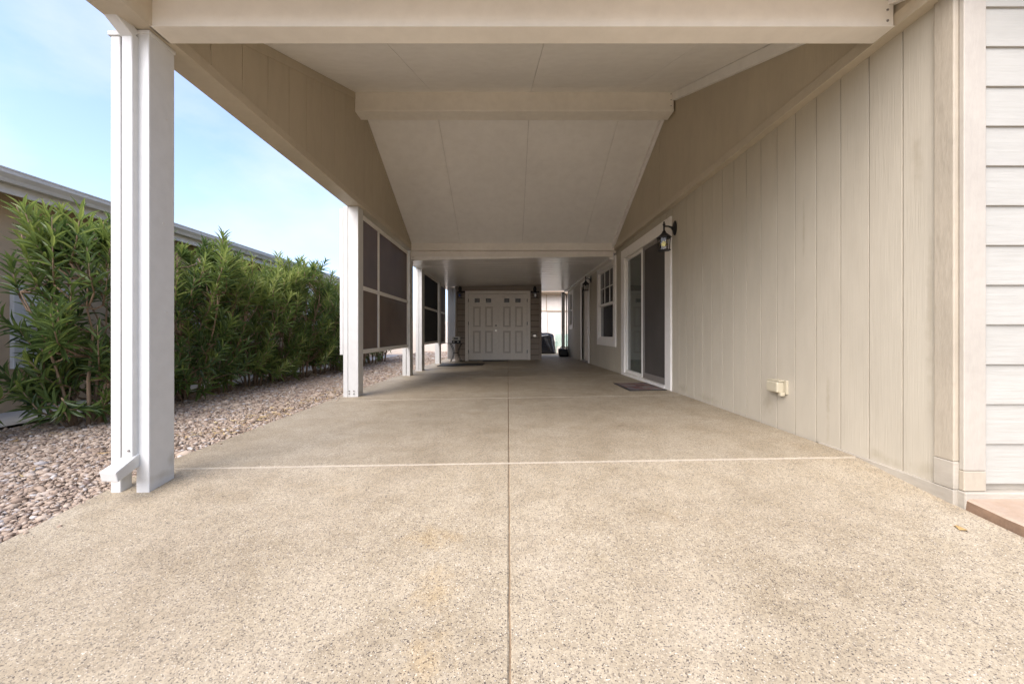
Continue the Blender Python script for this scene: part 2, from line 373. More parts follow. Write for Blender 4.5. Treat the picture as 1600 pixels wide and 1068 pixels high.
# gravel: tens of thousands of stones, one object
def gravel():
    ico = np.array([(0,0,1)] + [(.894*math.cos(R(72*k)), .894*math.sin(R(72*k)), .447) for k in range(5)] + [(.894*math.cos(R(72*k+36)), .894*math.sin(R(72*k+36)), -.447) for k in range(5)] + [(0,0,-1)])
    fc = [(0,1+k,1+(k+1)%5) for k in range(5)] + [(1+k,6+k,1+(k+1)%5) for k in range(5)] + [(1+(k+1)%5,6+k,6+(k+1)%5) for k in range(5)] + [(11,6+(k+1)%5,6+k) for k in range(5)]
    fc = np.array(fc)
    pts = []
    def fill(y0, y1, dens, size, x0=-4.49, x1=-2.235):
        n_ = int((x1-x0)*(y1-y0)*dens)
        x = rng.uniform(x0, x1, n_); y = rng.uniform(y0, y1, n_)
        s = size*np.exp(rng.normal(-.06, .42, n_))
        pts.append(np.stack([x, y, s], 1))
    fill(-1.2, 1.2, 500, .021); fill(1.2, 4.2, 5200, .0108); fill(4.2, 7.5, 2600, .0135); fill(7.5, 13, 1100, .02); fill(13, 22, 350, .03)
    fill(-1.2, 1.2, 1, .02)
    m_ = 150; pts.append(np.stack([-2.232 + np.abs(rng.normal(0, .05, m_)), rng.uniform(1.2, 9, m_), .008*np.exp(rng.normal(0,.3,m_))], 1))
    P = np.concatenate(pts); n_ = len(P)
    z = np.array([(fz(x, y) + .001 if x > -2.222 else gz(y)) for x, y in P[:,:2]]) + np.where(P[:,0] > -2.222, 0, rng.uniform(-.004, .010, n_))
    # a few stones strayed on the slab edge
    sc = P[:,2][:,None] * np.stack([rng.uniform(.8,1.5,n_), rng.uniform(.6,1.1,n_), rng.uniform(.35,.7,n_)], 1)
    rot = rng.uniform(0, 2*np.pi, n_); tilt = rng.normal(0, .35, n_); tilt2 = rng.normal(0, .35, n_)
    V = ico[None]*(1 + rng.uniform(-.22,.22,(n_,12,1))) * sc[:,None,:]
    V[:,:,2] += V[:,:,0]*tilt[:,None]*.5 + V[:,:,1]*tilt2[:,None]*.5
    c, s = np.cos(rot)[:,None], np.sin(rot)[:,None]
    x = V[:,:,0]*c - V[:,:,1]*s + P[:,0][:,None]; y = V[:,:,0]*s + V[:,:,1]*c + P[:,1][:,None]
    zz = V[:,:,2] + z[:,None]
    co = np.stack([x, y, zz], 2).reshape(-1, 3)
    F = (fc[None] + (np.arange(n_)*12)[:,None,None]).reshape(-1, 3)
    me = bpy.data.meshes.new('gravel')
    me.vertices.add(len(co)); me.vertices.foreach_set('co', co.ravel())
    me.loops.add(F.size); me.loops.foreach_set('vertex_index', F.ravel().astype(np.int32))
    me.polygons.add(len(F)); me.polygons.foreach_set('loop_start', np.arange(0, F.size, 3).astype(np.int32))
    me.update(calc_edges=True)
    at = me.attributes.new('tint', 'FLOAT', 'POINT')
    at.data.foreach_set('value', np.repeat(np.clip(rng.beta(2.2, 2.0, n_), 0, 1), 12).astype(np.float32))
    me.materials.append(M['stone'])
    o = bpy.data.objects.new('gravel', me); C.objects.link(o)
    tag(o, 'pinkish brown gravel between driveway and oleander hedge', 'gravel', kind='stuff')
gravel()
sheet('gravel_bed', [-4.5, -3.4, -2.225], [-1.3,-.5,0,.5,1,1.5,2,2.3,2.45,2.7,3.5,5.5,9,14,22], lambda x, y: gz(y)-.008, M['soil'])

# ------------------------------------------------------------------ HOUSE on the right
WX = 2.16
house = thing('house', 'greige house with grooved wood side wall and pale lap front', 'house', (WX+.1, 1.93, 0))
OPEN = [(5.36, 7.40, .02, 2.28), (8.06, 9.44, .62, 2.30), (10.66, 11.62, -.1, 2.20), (13.3, 13.85, 1.05, 2.2)]
bm = BM(); box(bm, WX+.085, 9.0, 1.98, 14.4, -.25, 2.95)
sidewall = obj('side_wall', bm, M['wall'], house)
def grooved(o, fi):                       # painted shade darkens the groove of every board
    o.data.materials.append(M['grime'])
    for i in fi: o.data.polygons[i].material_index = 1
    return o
def siding_piece(y0, y1, z0, z1, groove=True, x=WX, par=None, m=None, nm='siding_board'):
    g = .007 if groove else 0
    prof = [(x+.09, y0), (x, y0), (x, y1-g-.004), (x+.002, y1-g), (x+.0045, y1-g+.001), (x+.0045, y1), (x+.09, y1)] if groove else [(x+.09,y0),(x,y0),(x,y1),(x+.09,y1)]
    bm = BM()
    a_ = [bm.verts.new((px, py, z0)) for px, py in prof]; b_ = [bm.verts.new((px, py, z1)) for px, py in prof]
    n_ = len(prof)
    for i in range(n_): bm.faces.new((a_[i], a_[(i+1)%n_], b_[(i+1)%n_], b_[i]))
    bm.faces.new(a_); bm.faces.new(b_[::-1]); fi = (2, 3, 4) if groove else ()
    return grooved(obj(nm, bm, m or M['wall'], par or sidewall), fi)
y = 1.975; ZT = 2.50
while y < 14.39:
    y1 = min(y + .2032, 14.4)
    cuts = sorted({y, y1} | {c for o in OPEN for c in o[:2] if y < c < y1})
    for c0, c1 in zip(cuts, cuts[1:]):
        mid = (c0+c1)/2; op = [o for o in OPEN if o[0] <= mid <= o[1]]
        last = abs(c1-y1) < 1e-6
        zb = .07 if c0 < 2.7 else fz(WX, c0) - .03
        if not op: siding_piece(c0, c1, zb, ZT, last)
        else:
            o_ = op[0]
            if o_[2] > zb + .02: siding_piece(c0, c1, zb, o_[2], last)
            siding_piece(c0, c1, o_[3], ZT, last)
    y = y1
# base board that comes out of the falling drive, corner boards
bm = BM(); hexa(bm, [(WX-.022,1.905,-.09),(WX+.08,1.905,-.09),(WX+.08,2.75,-.02),(WX-.012,2.75,-.02),(WX-.022,1.905,.076),(WX+.08,1.905,.076),(WX+.08,2.75,.076),(WX-.012,2.75,.076)])
obj('base_board', bm, M['base'], house, .004)
bm = BM(); box(bm, WX-.018, WX+.09, 1.908, 1.998, .212, 2.95); obj('corner_board', bm, M['corner'], house, .004)
bm = BM(); box(bm, WX-.020, WX+.09, 1.906, 1.999, .0775, .2105); obj('corner_board', bm, M['base'], house, .004)
FY = 1.905
bm = BM(); box(bm, WX+.004, WX+.110, FY-.022, FY+.001, .176, 2.95); obj('corner_board', bm, M['corner2'], house, .004)
bm = BM(); box(bm, WX+.003, WX+.109, FY-.023, FY+.001, .079, .1745); obj('corner_board', bm, M['corner'], house, .004)
bm = BM(); box(bm, WX-.003, 6.0, FY-.034, FY+.03, -.10, .077); obj('base_board', bm, M['base'], house, .006)
bm = BM(); box(bm, WX+.09, 9.0, FY+.012, 1.979, -.25, 2.95); fw = obj('front_wall', bm, M['base'], house)
for k in range(15):
    z0 = .113 + .1892*k; bm = BM()
    prof = [(FY+.011, z0), (FY-.016, z0), (FY-.0165, z0+.004), (FY-.004, z0+.1892+.02), (FY+.011, z0+.1892+.02)]
    prism_x(bm, prof, WX+.112, 6.0)
    if k: pass
    obj('lap_board', bm, M['lap'], fw)
bm = BM(); box(bm, 2.13, 9.2, 1.35, 1.90, 2.86, 2.93); obj('eave', bm, M['white'], house, .004)  # unseen overhang, added to shade the lap front
# house roof (low slope, mostly unseen)
bm = BM(); prism_y(bm, [(2.12,2.96),(9.2,2.96),(9.2,3.03),(5.7,4.3),(2.12,3.03)], 1.5, 14.6); obj('roof', bm, M['shingle'], house)

# sliding glass door
def frame_y(bm, x0, x1, y0, y1, z0, z1, w, wb=None, wt=None):     # rectangular frame in a wall plane x = const
    wb = w if wb is None else wb; wt = w if wt is None else wt
    box(bm, x0, x1, y0, y0+w, z0, z1); box(bm, x0, x1, y1-w, y1, z0, z1)
    box(bm, x0+.0015, x1, y0+w, y1-w, z1-wt, z1-.0008)
    if wb: box(bm, x0+.0015, x1, y0+w, y1-w, z0+.0008, z0+wb)
    return bm
zf_ = fz(WX, 6.3)
bm = BM()
box(bm, WX-.022, WX+.05, 5.23, 5.42, zf_-.01, 2.37); box(bm, WX-.022, WX+.05, 7.33, 7.52, zf_-.02, 2.37); box(bm, WX-.024, WX+.05, 5.42, 7.33, 2.205, 2.369)
sd_ = obj('sliding_door', bm, M['trim'], house, .004)
bm = BM(); box(bm, WX-.030, WX+.06, 5.42, 7.33, zf_-.02, .108); obj('sill', bm, M['trim'], sd_, .006)
bm = BM(); frame_y(bm, WX+.010, WX+.062, 6.38, 7.325, .110, 2.20, .05); obj('fixed_sash', bm, M['trim'], sd_, .003)
bm = BM(); box(bm, WX+.040, WX+.046, 6.43, 7.28, .16, 2.15); obj('pane', bm, M['glass'], sd_)
bm = BM(); frame_y(bm, WX+.002, WX+.030, 5.425, 6.375, .112, 2.20, .06, .09); obj('screen_frame', bm, M['alu'], sd_, .003)
bm = BM(); box(bm, WX+.014, WX+.017, 5.485, 6.315, .202, 2.14); obj('screen_mesh', bm, M['bugmesh'], sd_)
bm = BM(); box(bm, WX+.060, WX+.066, 5.43, 6.37, .112, 2.2); obj('pane', bm, M['glass'], sd_)
bm = BM(); box(bm, WX-.008, WX+.004, 5.445, 5.47, .98, 1.14); obj('handle', bm, M['black'], sd_, .003)
bm = BM(); box(bm, WX-.004, WX+.010, 6.376, 6.43, .111, 2.199); obj('meeting_rail', bm, M['trim'], sd_, .003)
# double hung window
def window(y0, y1, z0, z1, gy0, gy1, gz0, gz1, zs, munt, par=house, label=None):
    bm = BM()
    box(bm, WX-.024, WX+.05, y0, gy0, z0, z1); box(bm, WX-.024, WX+.05, gy1, y1, z0, z1)
    box(bm, WX-.026, WX+.05, gy0, gy1, gz1, z1-.001); box(bm, WX-.026, WX+.05, gy0, gy1, z0+.001, gz0)
    w = obj('window', bm, M['trim'], par, .004)
    bm = BM(); box(bm, WX-.004, WX+.06, gy0, gy1, zs-.03, zs+.03); obj('meeting_rail', bm, M['trim'], w, .004)
    bm = BM(); frame_y(bm, WX+.012, WX+.05, gy0+.0005, gy1-.0005, gz0+.0005, gz1-.0005, .028); obj('sash', bm, M['trim'], w, .003)
    bm = BM(); box(bm, WX+.030, WX+.036, gy0+.028, gy1-.028, zs+.03, gz1-.028); obj('pane', bm, M['glassblack'], w)
    bm = BM(); box(bm, WX+.040, WX+.046, gy0+.028, gy1-.028, gz0+.028, zs-.03); obj('pane', bm, M['glassblack'], w)
    if munt:
        for q in (1/3, 2/3):
            yy = gy0 + (gy1-gy0)*q; bm = BM(); box(bm, WX+.020, WX+.032, yy-.009, yy+.009, zs+.03, gz1-.028); obj('muntin', bm, M['trim'], w)
        zz = (zs+gz1)/2; bm = BM(); box(bm, WX+.021, WX+.031, gy0+.028, gy1-.028, zz-.009, zz+.009); obj('muntin', bm, M['trim'], w)
    return w
window(7.92, 9.56, .55, 2.385, 8.10, 9.42, .72, 2.225, 1.46, True)
window(13.18, 13.97, .96, 2.27, 13.32, 13.84, 1.10, 2.16, 1.60, False)
# side entry door
bm = BM(); z0 = fz(WX, 11) - .02
box(bm, WX-.022, WX+.05, 10.54, 10.66, z0, 2.30); box(bm, WX-.022, WX+.05, 11.62, 11.75, z0, 2.30); box(bm, WX-.024, WX+.05, 10.66, 11.62, 2.17, 2.299)
ed = obj('entry_door', bm, M['trim'], house, .004)
bm = BM(); box(bm, WX+.052, WX+.082, 10.662, 11.618, z0+.05, 2.168); leafd = obj('door_leaf', bm, M['sheddoor'], ed, .003)
for zz in ((.25, .95), (1.1, 2.0)):
    for yy in ((10.76,11.10), (11.18,11.52)):
        bm = BM(); box(bm, WX+.046, WX+.060, yy[0], yy[1], zz[0], zz[1]); obj('door_panel', bm, M['sheddoor'], ed, .006)
bm = BM(); tube(bm, [(WX+.05,10.74,.98),(WX+.01,10.74,.98),(WX-.01,10.74,.98)], [.012,.02,.027], 10); obj('door_knob', bm, M['brass'], ed, smooth=True)
bm = BM(); box(bm, WX-.03, WX+.08, 10.64, 11.64, z0-.02, z0+.045); obj('threshold', bm, M['alu'], ed, .004)

# ------------------------------------------------------------------ CARPORT with gable roof
def zfr(y): return 3.06 + .401*(y-3.02)          # front slope, underside
RY = 5.08; RZ = zfr(RY)
def zbk(y): return RZ - .464*(y-RY)
BZ = 2.48; LX = -1.92; RX = 2.10
car = thing('carport', 'gabled carport with white paired posts over the driveway', 'carport', (0, 2.1, 0))
SX = [LX, -.95, .28, 1.50, RX]
for i in range(4):
    g = .0016
    xa, xb = SX[i] + (g if i else -.15), SX[i+1] - (g if i < 3 else -.03)
    bm = BM(); hexa(bm, [(xa,1.80,zfr(1.80)),(xb,1.80,zfr(1.80)),(xb,RY,zfr(RY)),(xa,RY,zfr(RY)),(xa,1.80,zfr(1.80)+.03),(xb,1.80,zfr(1.80)+.03),(xb,RY,zfr(RY)+.03),(xa,RY,zfr(RY)+.03)])
    obj('ceiling_panel', bm, M['ceiling'], car, .002)
    bm = BM(); hexa(bm, [(xa,RY,zbk(RY)),(xb,RY,zbk(RY)),(xb,7.95,zbk(7.95)),(xa,7.95,zbk(7.95)),(xa,RY,zbk(RY)+.03),(xb,RY,zbk(RY)+.03),(xb,7.95,zbk(7.95)+.03),(xa,7.95,zbk(7.95)+.03)])
    obj('ceiling_panel', bm, M['ceiling'], car, .002)
bm = BM(); prism_x(bm, [(1.74,zfr(1.74)+.05),(RY,RZ+.05),(8.15,zbk(8.15)+.05),(8.15,zbk(8.15)+.14),(RY,RZ+.16),(1.74,zfr(1.74)+.14)], -2.32, 2.4)
obj('roof', bm, M['shingle'], car)
# beams
def beam(y0, y1, z0, z1, x0, x1, nscrew, lip=.03):
    bm = BM(); box(bm, x0, x1, y0, y1, z0+lip, z1); b = obj('beam', bm, M['cream'], car, .004)
    bm = BM(); box(bm, x0+.001, x1-.001, y0-.008, y1+.008, z0, z0+lip-.0015); obj('beam_lip', bm, M['cream'], b, .004)
    for k in range(nscrew):
        bm = BM(); zz = z0 + lip + (z1-z0-lip)*(k+.5)/nscrew; tube(bm, [(x1-.035, y0+.001, zz), (x1-.035, y0-.004, zz)], .0062, 8); obj('screw', bm, M['alu'], b)
    return b
beam(2.145, 2.258, BZ, 2.72, LX-.02, 2.085, 4, .006)
beam(4.97, 5.16, 3.60, 3.855, LX+.001, 2.075, 3, .035)
beam(7.84, 7.95, 2.462, 2.69, LX+.005, 2.10, 3, .004)
# left side beam and gable wall
bm = BM(); box(bm, -2.10, LX-.004, 1.90, 8.10, BZ, 2.66); obj('side_beam', bm, M['khaki_trim'], car, .004)
bm = BM(); prism_x(bm, [(2.27,2.60),(7.83,2.60),(7.83,zbk(7.83)),(RY,RZ),(2.27,zfr(2.27))], -2.08, LX-.0165)
lg = obj('gable_wall', bm, M['khaki'], car)
def gable_boards(par, xin, sgn, w, y0, y1, zb, m):
    y = y0
    while y < y1 - .01:
        ye = min(y+w, y1); segs = sorted({y, ye} | ({RY} if y < RY < ye else set()))
        zt = lambda q: zfr(q) if q <= RY else zbk(q)
        g = .007
        pts = [(q, zt(q)-.001) for q in ([y] + ([RY] if y < RY < ye-g else []) + [ye-g])]
        bm = BM(); prof = [(y, zb), (ye-g, zb)] + pts[::-1]
        prism_x(bm, prof, xin if sgn > 0 else xin-.016, xin+.016 if sgn > 0 else xin)
        obj('siding_board', bm, m, par, .003)
        y = ye
gable_boards(lg, LX, -1, .305, 2.262, 7.838, 2.553, M['khaki'])
bm = BM(); box(bm, LX-.02, LX+.010, 2.262, 7.838, BZ+.001, 2.552); obj('bottom_trim', bm, M['khaki_trim'], lg, .003)
for (ya, yb, zf2) in ((2.27, 4.968, zfr), (5.165, 7.838, zbk)):
    bm = BM(); prism_x(bm, [(ya, zf2(ya)-.085), (yb, zf2(yb)-.085), (yb, zf2(yb)-.002), (ya, zf2(ya)-.002)], LX-.002, LX+.008); obj('rake_trim', bm, M['khaki'], lg, .002)
# right gable wall over the house wall
bm = BM(); prism_x(bm, [(1.80,2.56),(8.0,2.56),(8.0,zbk(8.0)),(RY,RZ),(1.80,max(2.57,zfr(1.80)))], RX+.0165, 2.30)
rg = obj('gable_wall', bm, M['khaki'], car)
gable_boards(rg, RX, 1, 3.6, 1.92, 7.99, 2.556, M['khaki'])
bm = BM(); box(bm, RX-.012, WX+.02, 1.92, 7.99, BZ+.001, 2.5555); obj('bottom_trim', bm, M['khaki_trim'], rg, .003)
for (ya, yb, zf2, w) in ((1.81, 4.968, zfr, .105), (5.165, 7.838, zbk, .085)):
    bm = BM(); prism_x(bm, [(ya, zf2(ya)-w), (yb, zf2(yb)-w), (yb, zf2(yb)-.004), (ya, zf2(ya)-.004)], RX-.045, RX-.001); obj('rake_trim', bm, M['ceiling'], rg, .003)
# posts
def post(x0, x1, y0, y1, zt, screws=False):
    bm = BM(); zb = min(fz(x0, y0), fz(x1, y1)) - .02
    box(bm, x0, x1, y0, y1, zb, zt); p = obj('post', bm, M['white'], car, .005)
    return p
p1 = post(-2.026, -1.955, 2.16, 2.326, BZ-.002)
bm = BM(); box(bm, -2.030, -1.951, 2.156, 2.330, BZ-.022, BZ-.004); obj('post_cap', bm, M['white'], car, .002)
def screws(p, pts, ax):
    for q in pts:
        q = Vector(q); bm = BM(); tube(bm, [q, q + Vector(ax)*.003], .0055, 8); obj('screw', bm, M['gutter'], p)
post(-2.170, -2.116, 2.165, 2.235, BZ-.002)
bm = BM(); box(bm, -2.180, -2.106, 2.158, 2.240, BZ-.03, BZ-.004); obj('post_cap', bm, M['white'], car, .002)
screws(p1, [(-1.955, 2.27, 2.05), (-1.955, 2.27, .95), (-1.955, 2.25, 1.45)], (1,0,0))
p2 = post(-2.082, -1.950, 5.16, 5.34, BZ-.002)
post(-2.150, -2.090, 5.17, 5.27, BZ-.002)
bm = BM(); box(bm, -2.194, -2.152, 5.17, 5.25, .545, 2.45); obj('screen_track', bm, M['white'], car, .004)
for sx in (-2.065, -2.005):
    for sz in (.04, .075):
        bm = BM(); tube(bm, [(sx, 5.161, sz), (sx, 5.152, sz)], .009, 8); obj('bolt', bm, M['alu'], p2)
post(-2.024, -1.955, 7.90, 8.15, BZ-.002)
post(-2.11, -2.04, 7.92, 8.02, BZ-.002)

# ------------------------------------------------------------------ PATIO COVER behind the carport
pat = thing('patio_cover', 'flat white metal patio cover in front of the shed', 'patio cover', (0, 8.0, 0))
def zp(x): return 2.325 + .02*x
y = 8.02; pw = .305
while y < 14.5:
    bm = BM(); yb = min(y+pw-.022, 14.5)
    hexa(bm, [(-2.05,y,zp(-2.05)),(2.10,y,zp(2.10)),(2.10,yb,zp(2.10)),(-2.05,yb,zp(-2.05)),(-2.05,y,zp(-2.05)+.05),(2.10,y,zp(2.10)+.05),(2.10,yb,zp(2.10)+.05),(-2.05,yb,zp(-2.05)+.05)])
    obj('ceiling_pan', bm, M['pan'], pat, .006); y += pw
bm = BM(); hexa(bm, [(-2.1,7.99,zp(-2.1)+.03),(2.12,7.99,zp(2.12)+.03),(2.12,14.55,zp(2.12)+.03),(-2.1,14.55,zp(-2.1)+.03),(-2.1,7.99,zp(-2.1)+.1),(2.12,7.99,zp(2.12)+.1),(2.12,14.55,zp(2.12)+.1),(-2.1,14.55,zp(-2.1)+.1)])
obj('roof', bm, M['pan'], pat)
bm = BM(); hexa(bm, [(-1.90,7.962,zp(-1.9)+.0),(2.02,7.962,zp(2.02)+.0),(2.02,8.012,zp(2.02)),(-1.90,8.012,zp(-1.9)),(-1.90,7.962,zp(-1.9)+.125),(2.02,7.962,zp(2.02)+.105),(2.02,8.012,zp(2.02)+.105),(-1.90,8.012,zp(-1.9)+.125)])
obj('fascia', bm, M['trim'], pat, .004)
bm = BM(); box(bm, -2.10, -1.935, 8.16, 14.5, 2.30, 2.42); obj('edge_beam', bm, M['cream'], pat, .004)
bm = BM(); box(bm, 2.04, 2.135, 8.02, 14.42, 2.315, 2.43); obj('wall_rail', bm, M['trim'], pat, .004)
bm = BM(); box(bm, -2.09, 2.099, 7.953, 7.985, 2.36, 2.62); obj('flashing', bm, M['cream'], pat)
bm = BM(); box(bm, 2.101, 2.24, 7.96, 8.03, 2.432, 2.75); obj('end_flashing', bm, M['cream'], pat)
def ppost(x0, x1, y0, y1):
    bm = BM(); box(bm, x0, x1, y0, y1, fz(x0, y0)-.02, 2.298); return obj('post', bm, M['white'], pat, .005)
ppost(-2.022, -1.955, 8.99, 9.28); ppost(-2.10, -2.03, 9.0, 9.10)
ppost(-2.085, -1.955, 11.30, 11.57)
ppost(-2.05, -1.955, 13.4, 13.6)
bm = BM(); box(bm, 1.94, 2.05, 14.35, 14.45, -.1, 2.312); obj('post', bm, M['white'], pat, .005)

# sun screens
def sunscreen(y0, y1, z0, z1, ym, zm, m, label, x=-2.0):
    t = thing('sun_screen', label, 'sun screen', (x, (y0+y1)/2, z0), 'framed sun screens between the posts')
    bm = BM(); frame_y(bm, x-.02, x+.02, y0, y1, z0, z1, .06); obj('frame', bm, M['trim'], t, .004)
    ysplit = [y0+.05] + ([ym-.03, ym+.03] if ym else []) + [y1-.05]
    if ym: bm = BM(); box(bm, x-.016, x+.016, ym-.03, ym+.03, z0+.05, z1-.05); obj('stile', bm, M['trim'], t, .003)
    for a_, b_ in zip(ysplit[::2], ysplit[1::2]):
        bm = BM(); box(bm, x-.015, x+.017, a_, b_, zm-.028, zm+.028); obj('rail', bm, M['trim'], t, .003)
        for za, zb in ((z0+.05, zm-.028), (zm+.028, z1-.05)):
            bm = BM(); box(bm, x-.002, x+.002, a_, b_, za, zb); obj('mesh_pane', bm, m, t)
    return t
sunscreen(5.36, 7.88, .545, 2.44, 6.10, 1.446, M['sunmesh'], 'large sun screen with four brown mesh panes between the two nearer posts')
sunscreen(9.33, 11.28, .55, 2.29, None, 1.44, M['sunmesh_dark'], 'sun screen with two black mesh panes behind the middle posts')
sunscreen(11.60, 12.55, .50, 2.29, None, 1.44, M['sunmesh'], 'narrow farthest sun screen beside the white curtain')
bm = BM(); n_ = 26
cv = lambda k: (-1.93 + .235*k/n_, 12.62 + .02*math.sin(k*1.25))
rows = [[bm.verts.new((cv(k)[0], cv(k)[1], z)) for k in range(n_+1)] for z in (.0, .8, 1.6, 2.28)]
rows += [[bm.verts.new((cv(k)[0], cv(k)[1]+.006, z)) for k in range(n_+1)] for z in (2.28, 1.6, .8, .0)]
for a_, b_ in zip(rows, rows[1:] + rows[:1]):
    for k in range(n_): bm.faces.new((a_[k], a_[k+1], b_[k+1], b_[k]))
tag(obj('curtain', bm, M['curtain'], base=(-1.8, 12.62, .0), smooth=True), 'white cloth curtain hanging at the patio edge left of the shed', 'curtain')

# downspouts
def spout_box(bm, p0, p1, w, d):       # rectangular pipe between two points
    p0, p1 = Vector(p0), Vector(p1); t = (p1-p0).normalized()
    u = Vector((1,0,0)); u = (u - t*u.dot(t)).normalized(); v = t.cross(u)
    q = [p0-u*w/2-v*d/2, p0+u*w/2-v*d/2, p0+u*w/2+v*d/2, p0-u*w/2+v*d/2]
    return hexa(bm, [*q, *[c+(p1-p0) for c in q]])
ds = thing('downspout', 'white square downspout with kicked out bottom elbow on the nearest post', 'downspout', (-2.075, 2.16, .05))
bm = BM(); box(bm, -2.071, -2.013, 2.125, 2.185, .15, 2.44); obj('pipe', bm, M['white'], ds, .006)
bm = BM(); spout_box(bm, (-2.041, 2.152, 2.435), (-2.125, 1.90, 2.66), .066, .06); obj('upper_elbow', bm, M['white'], ds, .006)
bm = BM(); hexa(bm, [(-2.073,2.188,.112),(-2.010,2.188,.112),(-1.978,2.012,.072),(-2.074,2.022,.072),(-2.073,2.188,.185),(-2.010,2.188,.185),(-1.980,2.000,.126),(-2.076,2.010,.126)])
obj('kick_out', bm, M['white'], ds, .006)
bm = BM(); tube(bm, [(-2.03,2.124,.20),(-2.03,2.119,.20)], .006, 8); obj('screw', bm, M['alu'], ds)
ds2 = thing('downspout', 'short white downspout stub between the third and fourth posts', 'downspout', (-2.07, 8.4, 0))
bm = BM(); box(bm, -2.10, -2.04, 8.38, 8.44, .05, 2.36); obj('pipe', bm, M['white'], ds2, .006)
bm = BM(); spout_box(bm, (-2.07, 8.41, .10), (-2.12, 8.25, .0), .066, .06); obj('kick_out', bm, M['white'], ds2, .006)

# ------------------------------------------------------------------ SHED
SY = 12.5
shed = thing('shed', 'taupe lap sided shed with cream double doors at the end', 'shed', (-.3, SY, fz(-.3, SY)))
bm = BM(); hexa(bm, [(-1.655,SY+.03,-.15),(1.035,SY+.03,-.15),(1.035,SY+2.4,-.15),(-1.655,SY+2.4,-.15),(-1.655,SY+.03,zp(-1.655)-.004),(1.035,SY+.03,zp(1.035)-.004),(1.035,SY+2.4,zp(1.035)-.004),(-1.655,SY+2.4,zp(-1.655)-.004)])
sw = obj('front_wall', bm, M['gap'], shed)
for (xa, xb) in ((-1.59, -1.352), (.702, .975)):
    for k in range(12):
        z0 = -.03 + .1785*k
        if z0 > 2.12: break
        bm = BM(); prism_x(bm, [(SY+.029, z0), (SY-.030, z0), (SY-.030, z0+.006), (SY-.006, z0+.164), (SY+.029, z0+.164)], xa, xb); obj('lap_board', bm, M['shedwall'], sw)
for (xa, xb) in ((-1.67, -1.592), (.977, 1.05)):
    bm = BM(); box(bm, xa, xb, SY-.036, SY+.03, -.06, zp(xa)-.006); obj('corner_board', bm, M['shedwall'], shed, .004)
bm = BM(); hexa(bm, [(-1.591,SY-.018,2.152),(.976,SY-.018,2.152),(.976,SY+.029,2.152),(-1.591,SY+.029,2.152),(-1.591,SY-.018,zp(-1.6)-.008),(.976,SY-.018,zp(.976)-.008),(.976,SY+.029,zp(.976)-.008),(-1.591,SY+.029,zp(-1.6)-.008)])
obj('frieze_board', bm, M['shedwall'], shed, .004)
bm = BM(); zb = -.05
box(bm, -1.350, -1.248, SY-.060, SY+.028, zb, 2.149); box(bm, .598, .700, SY-.060, SY+.028, zb, 2.149); box(bm, -1.248, .598, SY-.062, SY+.028, 2.055, 2.150)
obj('door_frame', bm, M['sheddoor'], shed, .004)
def shed_door(xa, xb, px, lx, knob=None):
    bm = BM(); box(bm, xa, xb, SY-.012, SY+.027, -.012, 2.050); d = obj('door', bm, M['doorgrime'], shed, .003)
    za_ = [(.20, .90), (1.02, 1.66)]
    bm = BM(); (p0, p1), (q0, q1) = px; f0, f1 = SY-.040, SY-.0115
    for (a0, a1) in ((xa+.003, p0), (p1, q0), (q1, xb-.003)): box(bm, a0, a1, f0, f1, -.010, 1.72)
    for (a0, a1) in ((p0, p1), (q0, q1)):
        for (b0, b1) in ((-.010, .20), (.90, 1.02), (1.66, 1.72)): box(bm, a0+.0004, a1-.0004, f0+.0006, f1, b0, b1)
    box(bm, xa+.003, xb-.003, f0+.0003, f1, 1.7204, 1.754); box(bm, xa+.003, xb-.003, f0+.0003, f1, 1.946, 2.047)
    for (a0, a1) in ((xa+.003, lx[0]-.1155), (lx[0]+.1155, lx[1]-.1155), (lx[1]+.1155, xb-.003)): box(bm, a0, a1, f0+.0005, f1, 1.7545, 1.9455)
    obj('stile_and_rail', bm, M['sheddoor'], d)
    for (a0, a1) in ((p0, p1), (q0, q1)):
        for (b0, b1) in za_:
            bm = BM(); box(bm, a0+.05, a1-.05, SY-.030, SY-.0115, b0+.05, b1-.05); obj('raised_panel', bm, M['sheddoor'], d, .006)
    for c in lx:
        bm = BM()
        for (a0, a1, b0, b1) in ((c-.115, c+.115, 1.755, 1.785), (c-.115, c+.115, 1.915, 1.945), (c-.115, c-.085, 1.785, 1.915), (c+.085, c+.115, 1.785, 1.915)): box(bm, a0, a1, SY-.040, SY-.011, b0, b1)
        obj('lite_frame', bm, M['sheddoor'], d, .003)
        bm = BM(); box(bm, c-.084, c+.084, SY-.016, SY-.0125, 1.786, 1.914); obj('lite', bm, M['doorlite'], d)
    return d
dl = shed_door(-1.245, -.316, [(-1.10,-.86), (-.72,-.48)], [-.972, -.620])
dr = shed_door(-.296, .595, [(-.16,.08), (.22,.46)], [-.046, .310])
bm = BM(); box(bm, -.325, -.290, SY-.052, SY-.0125, -.008, 2.045); obj('astragal', bm, M['sheddoor'], dl, .003)
bm = BM(); tube(bm, [(-.385,SY-.03,1.06),(-.385,SY-.06,1.06),(-.385,SY-.077,1.06),(-.385,SY-.09,1.06)], [.030,.012,.030,.022], 12); obj('door_knob', bm, M['brass'], dl, smooth=True)
bm = BM(); tube(bm, [(-.385,SY-.03,.91),(-.385,SY-.055,.91)], [.032,.028], 12); obj('deadbolt', bm, M['brass'], dl)
for xh, par in ((-1.247, dl), (.597, dr)):
    for zh in (.25, 1.13, 1.85):
        bm = BM(); box(bm, xh-.012, xh+.012, SY-.066, SY-.0125, zh-.05, zh+.05); obj('hinge', bm, M['alu'], par, .003)
bm = BM(); box(bm, -1.248, .598, SY-.03, SY+.02, -.07, -.016); obj('threshold', bm, M['alu'], shed, .003)
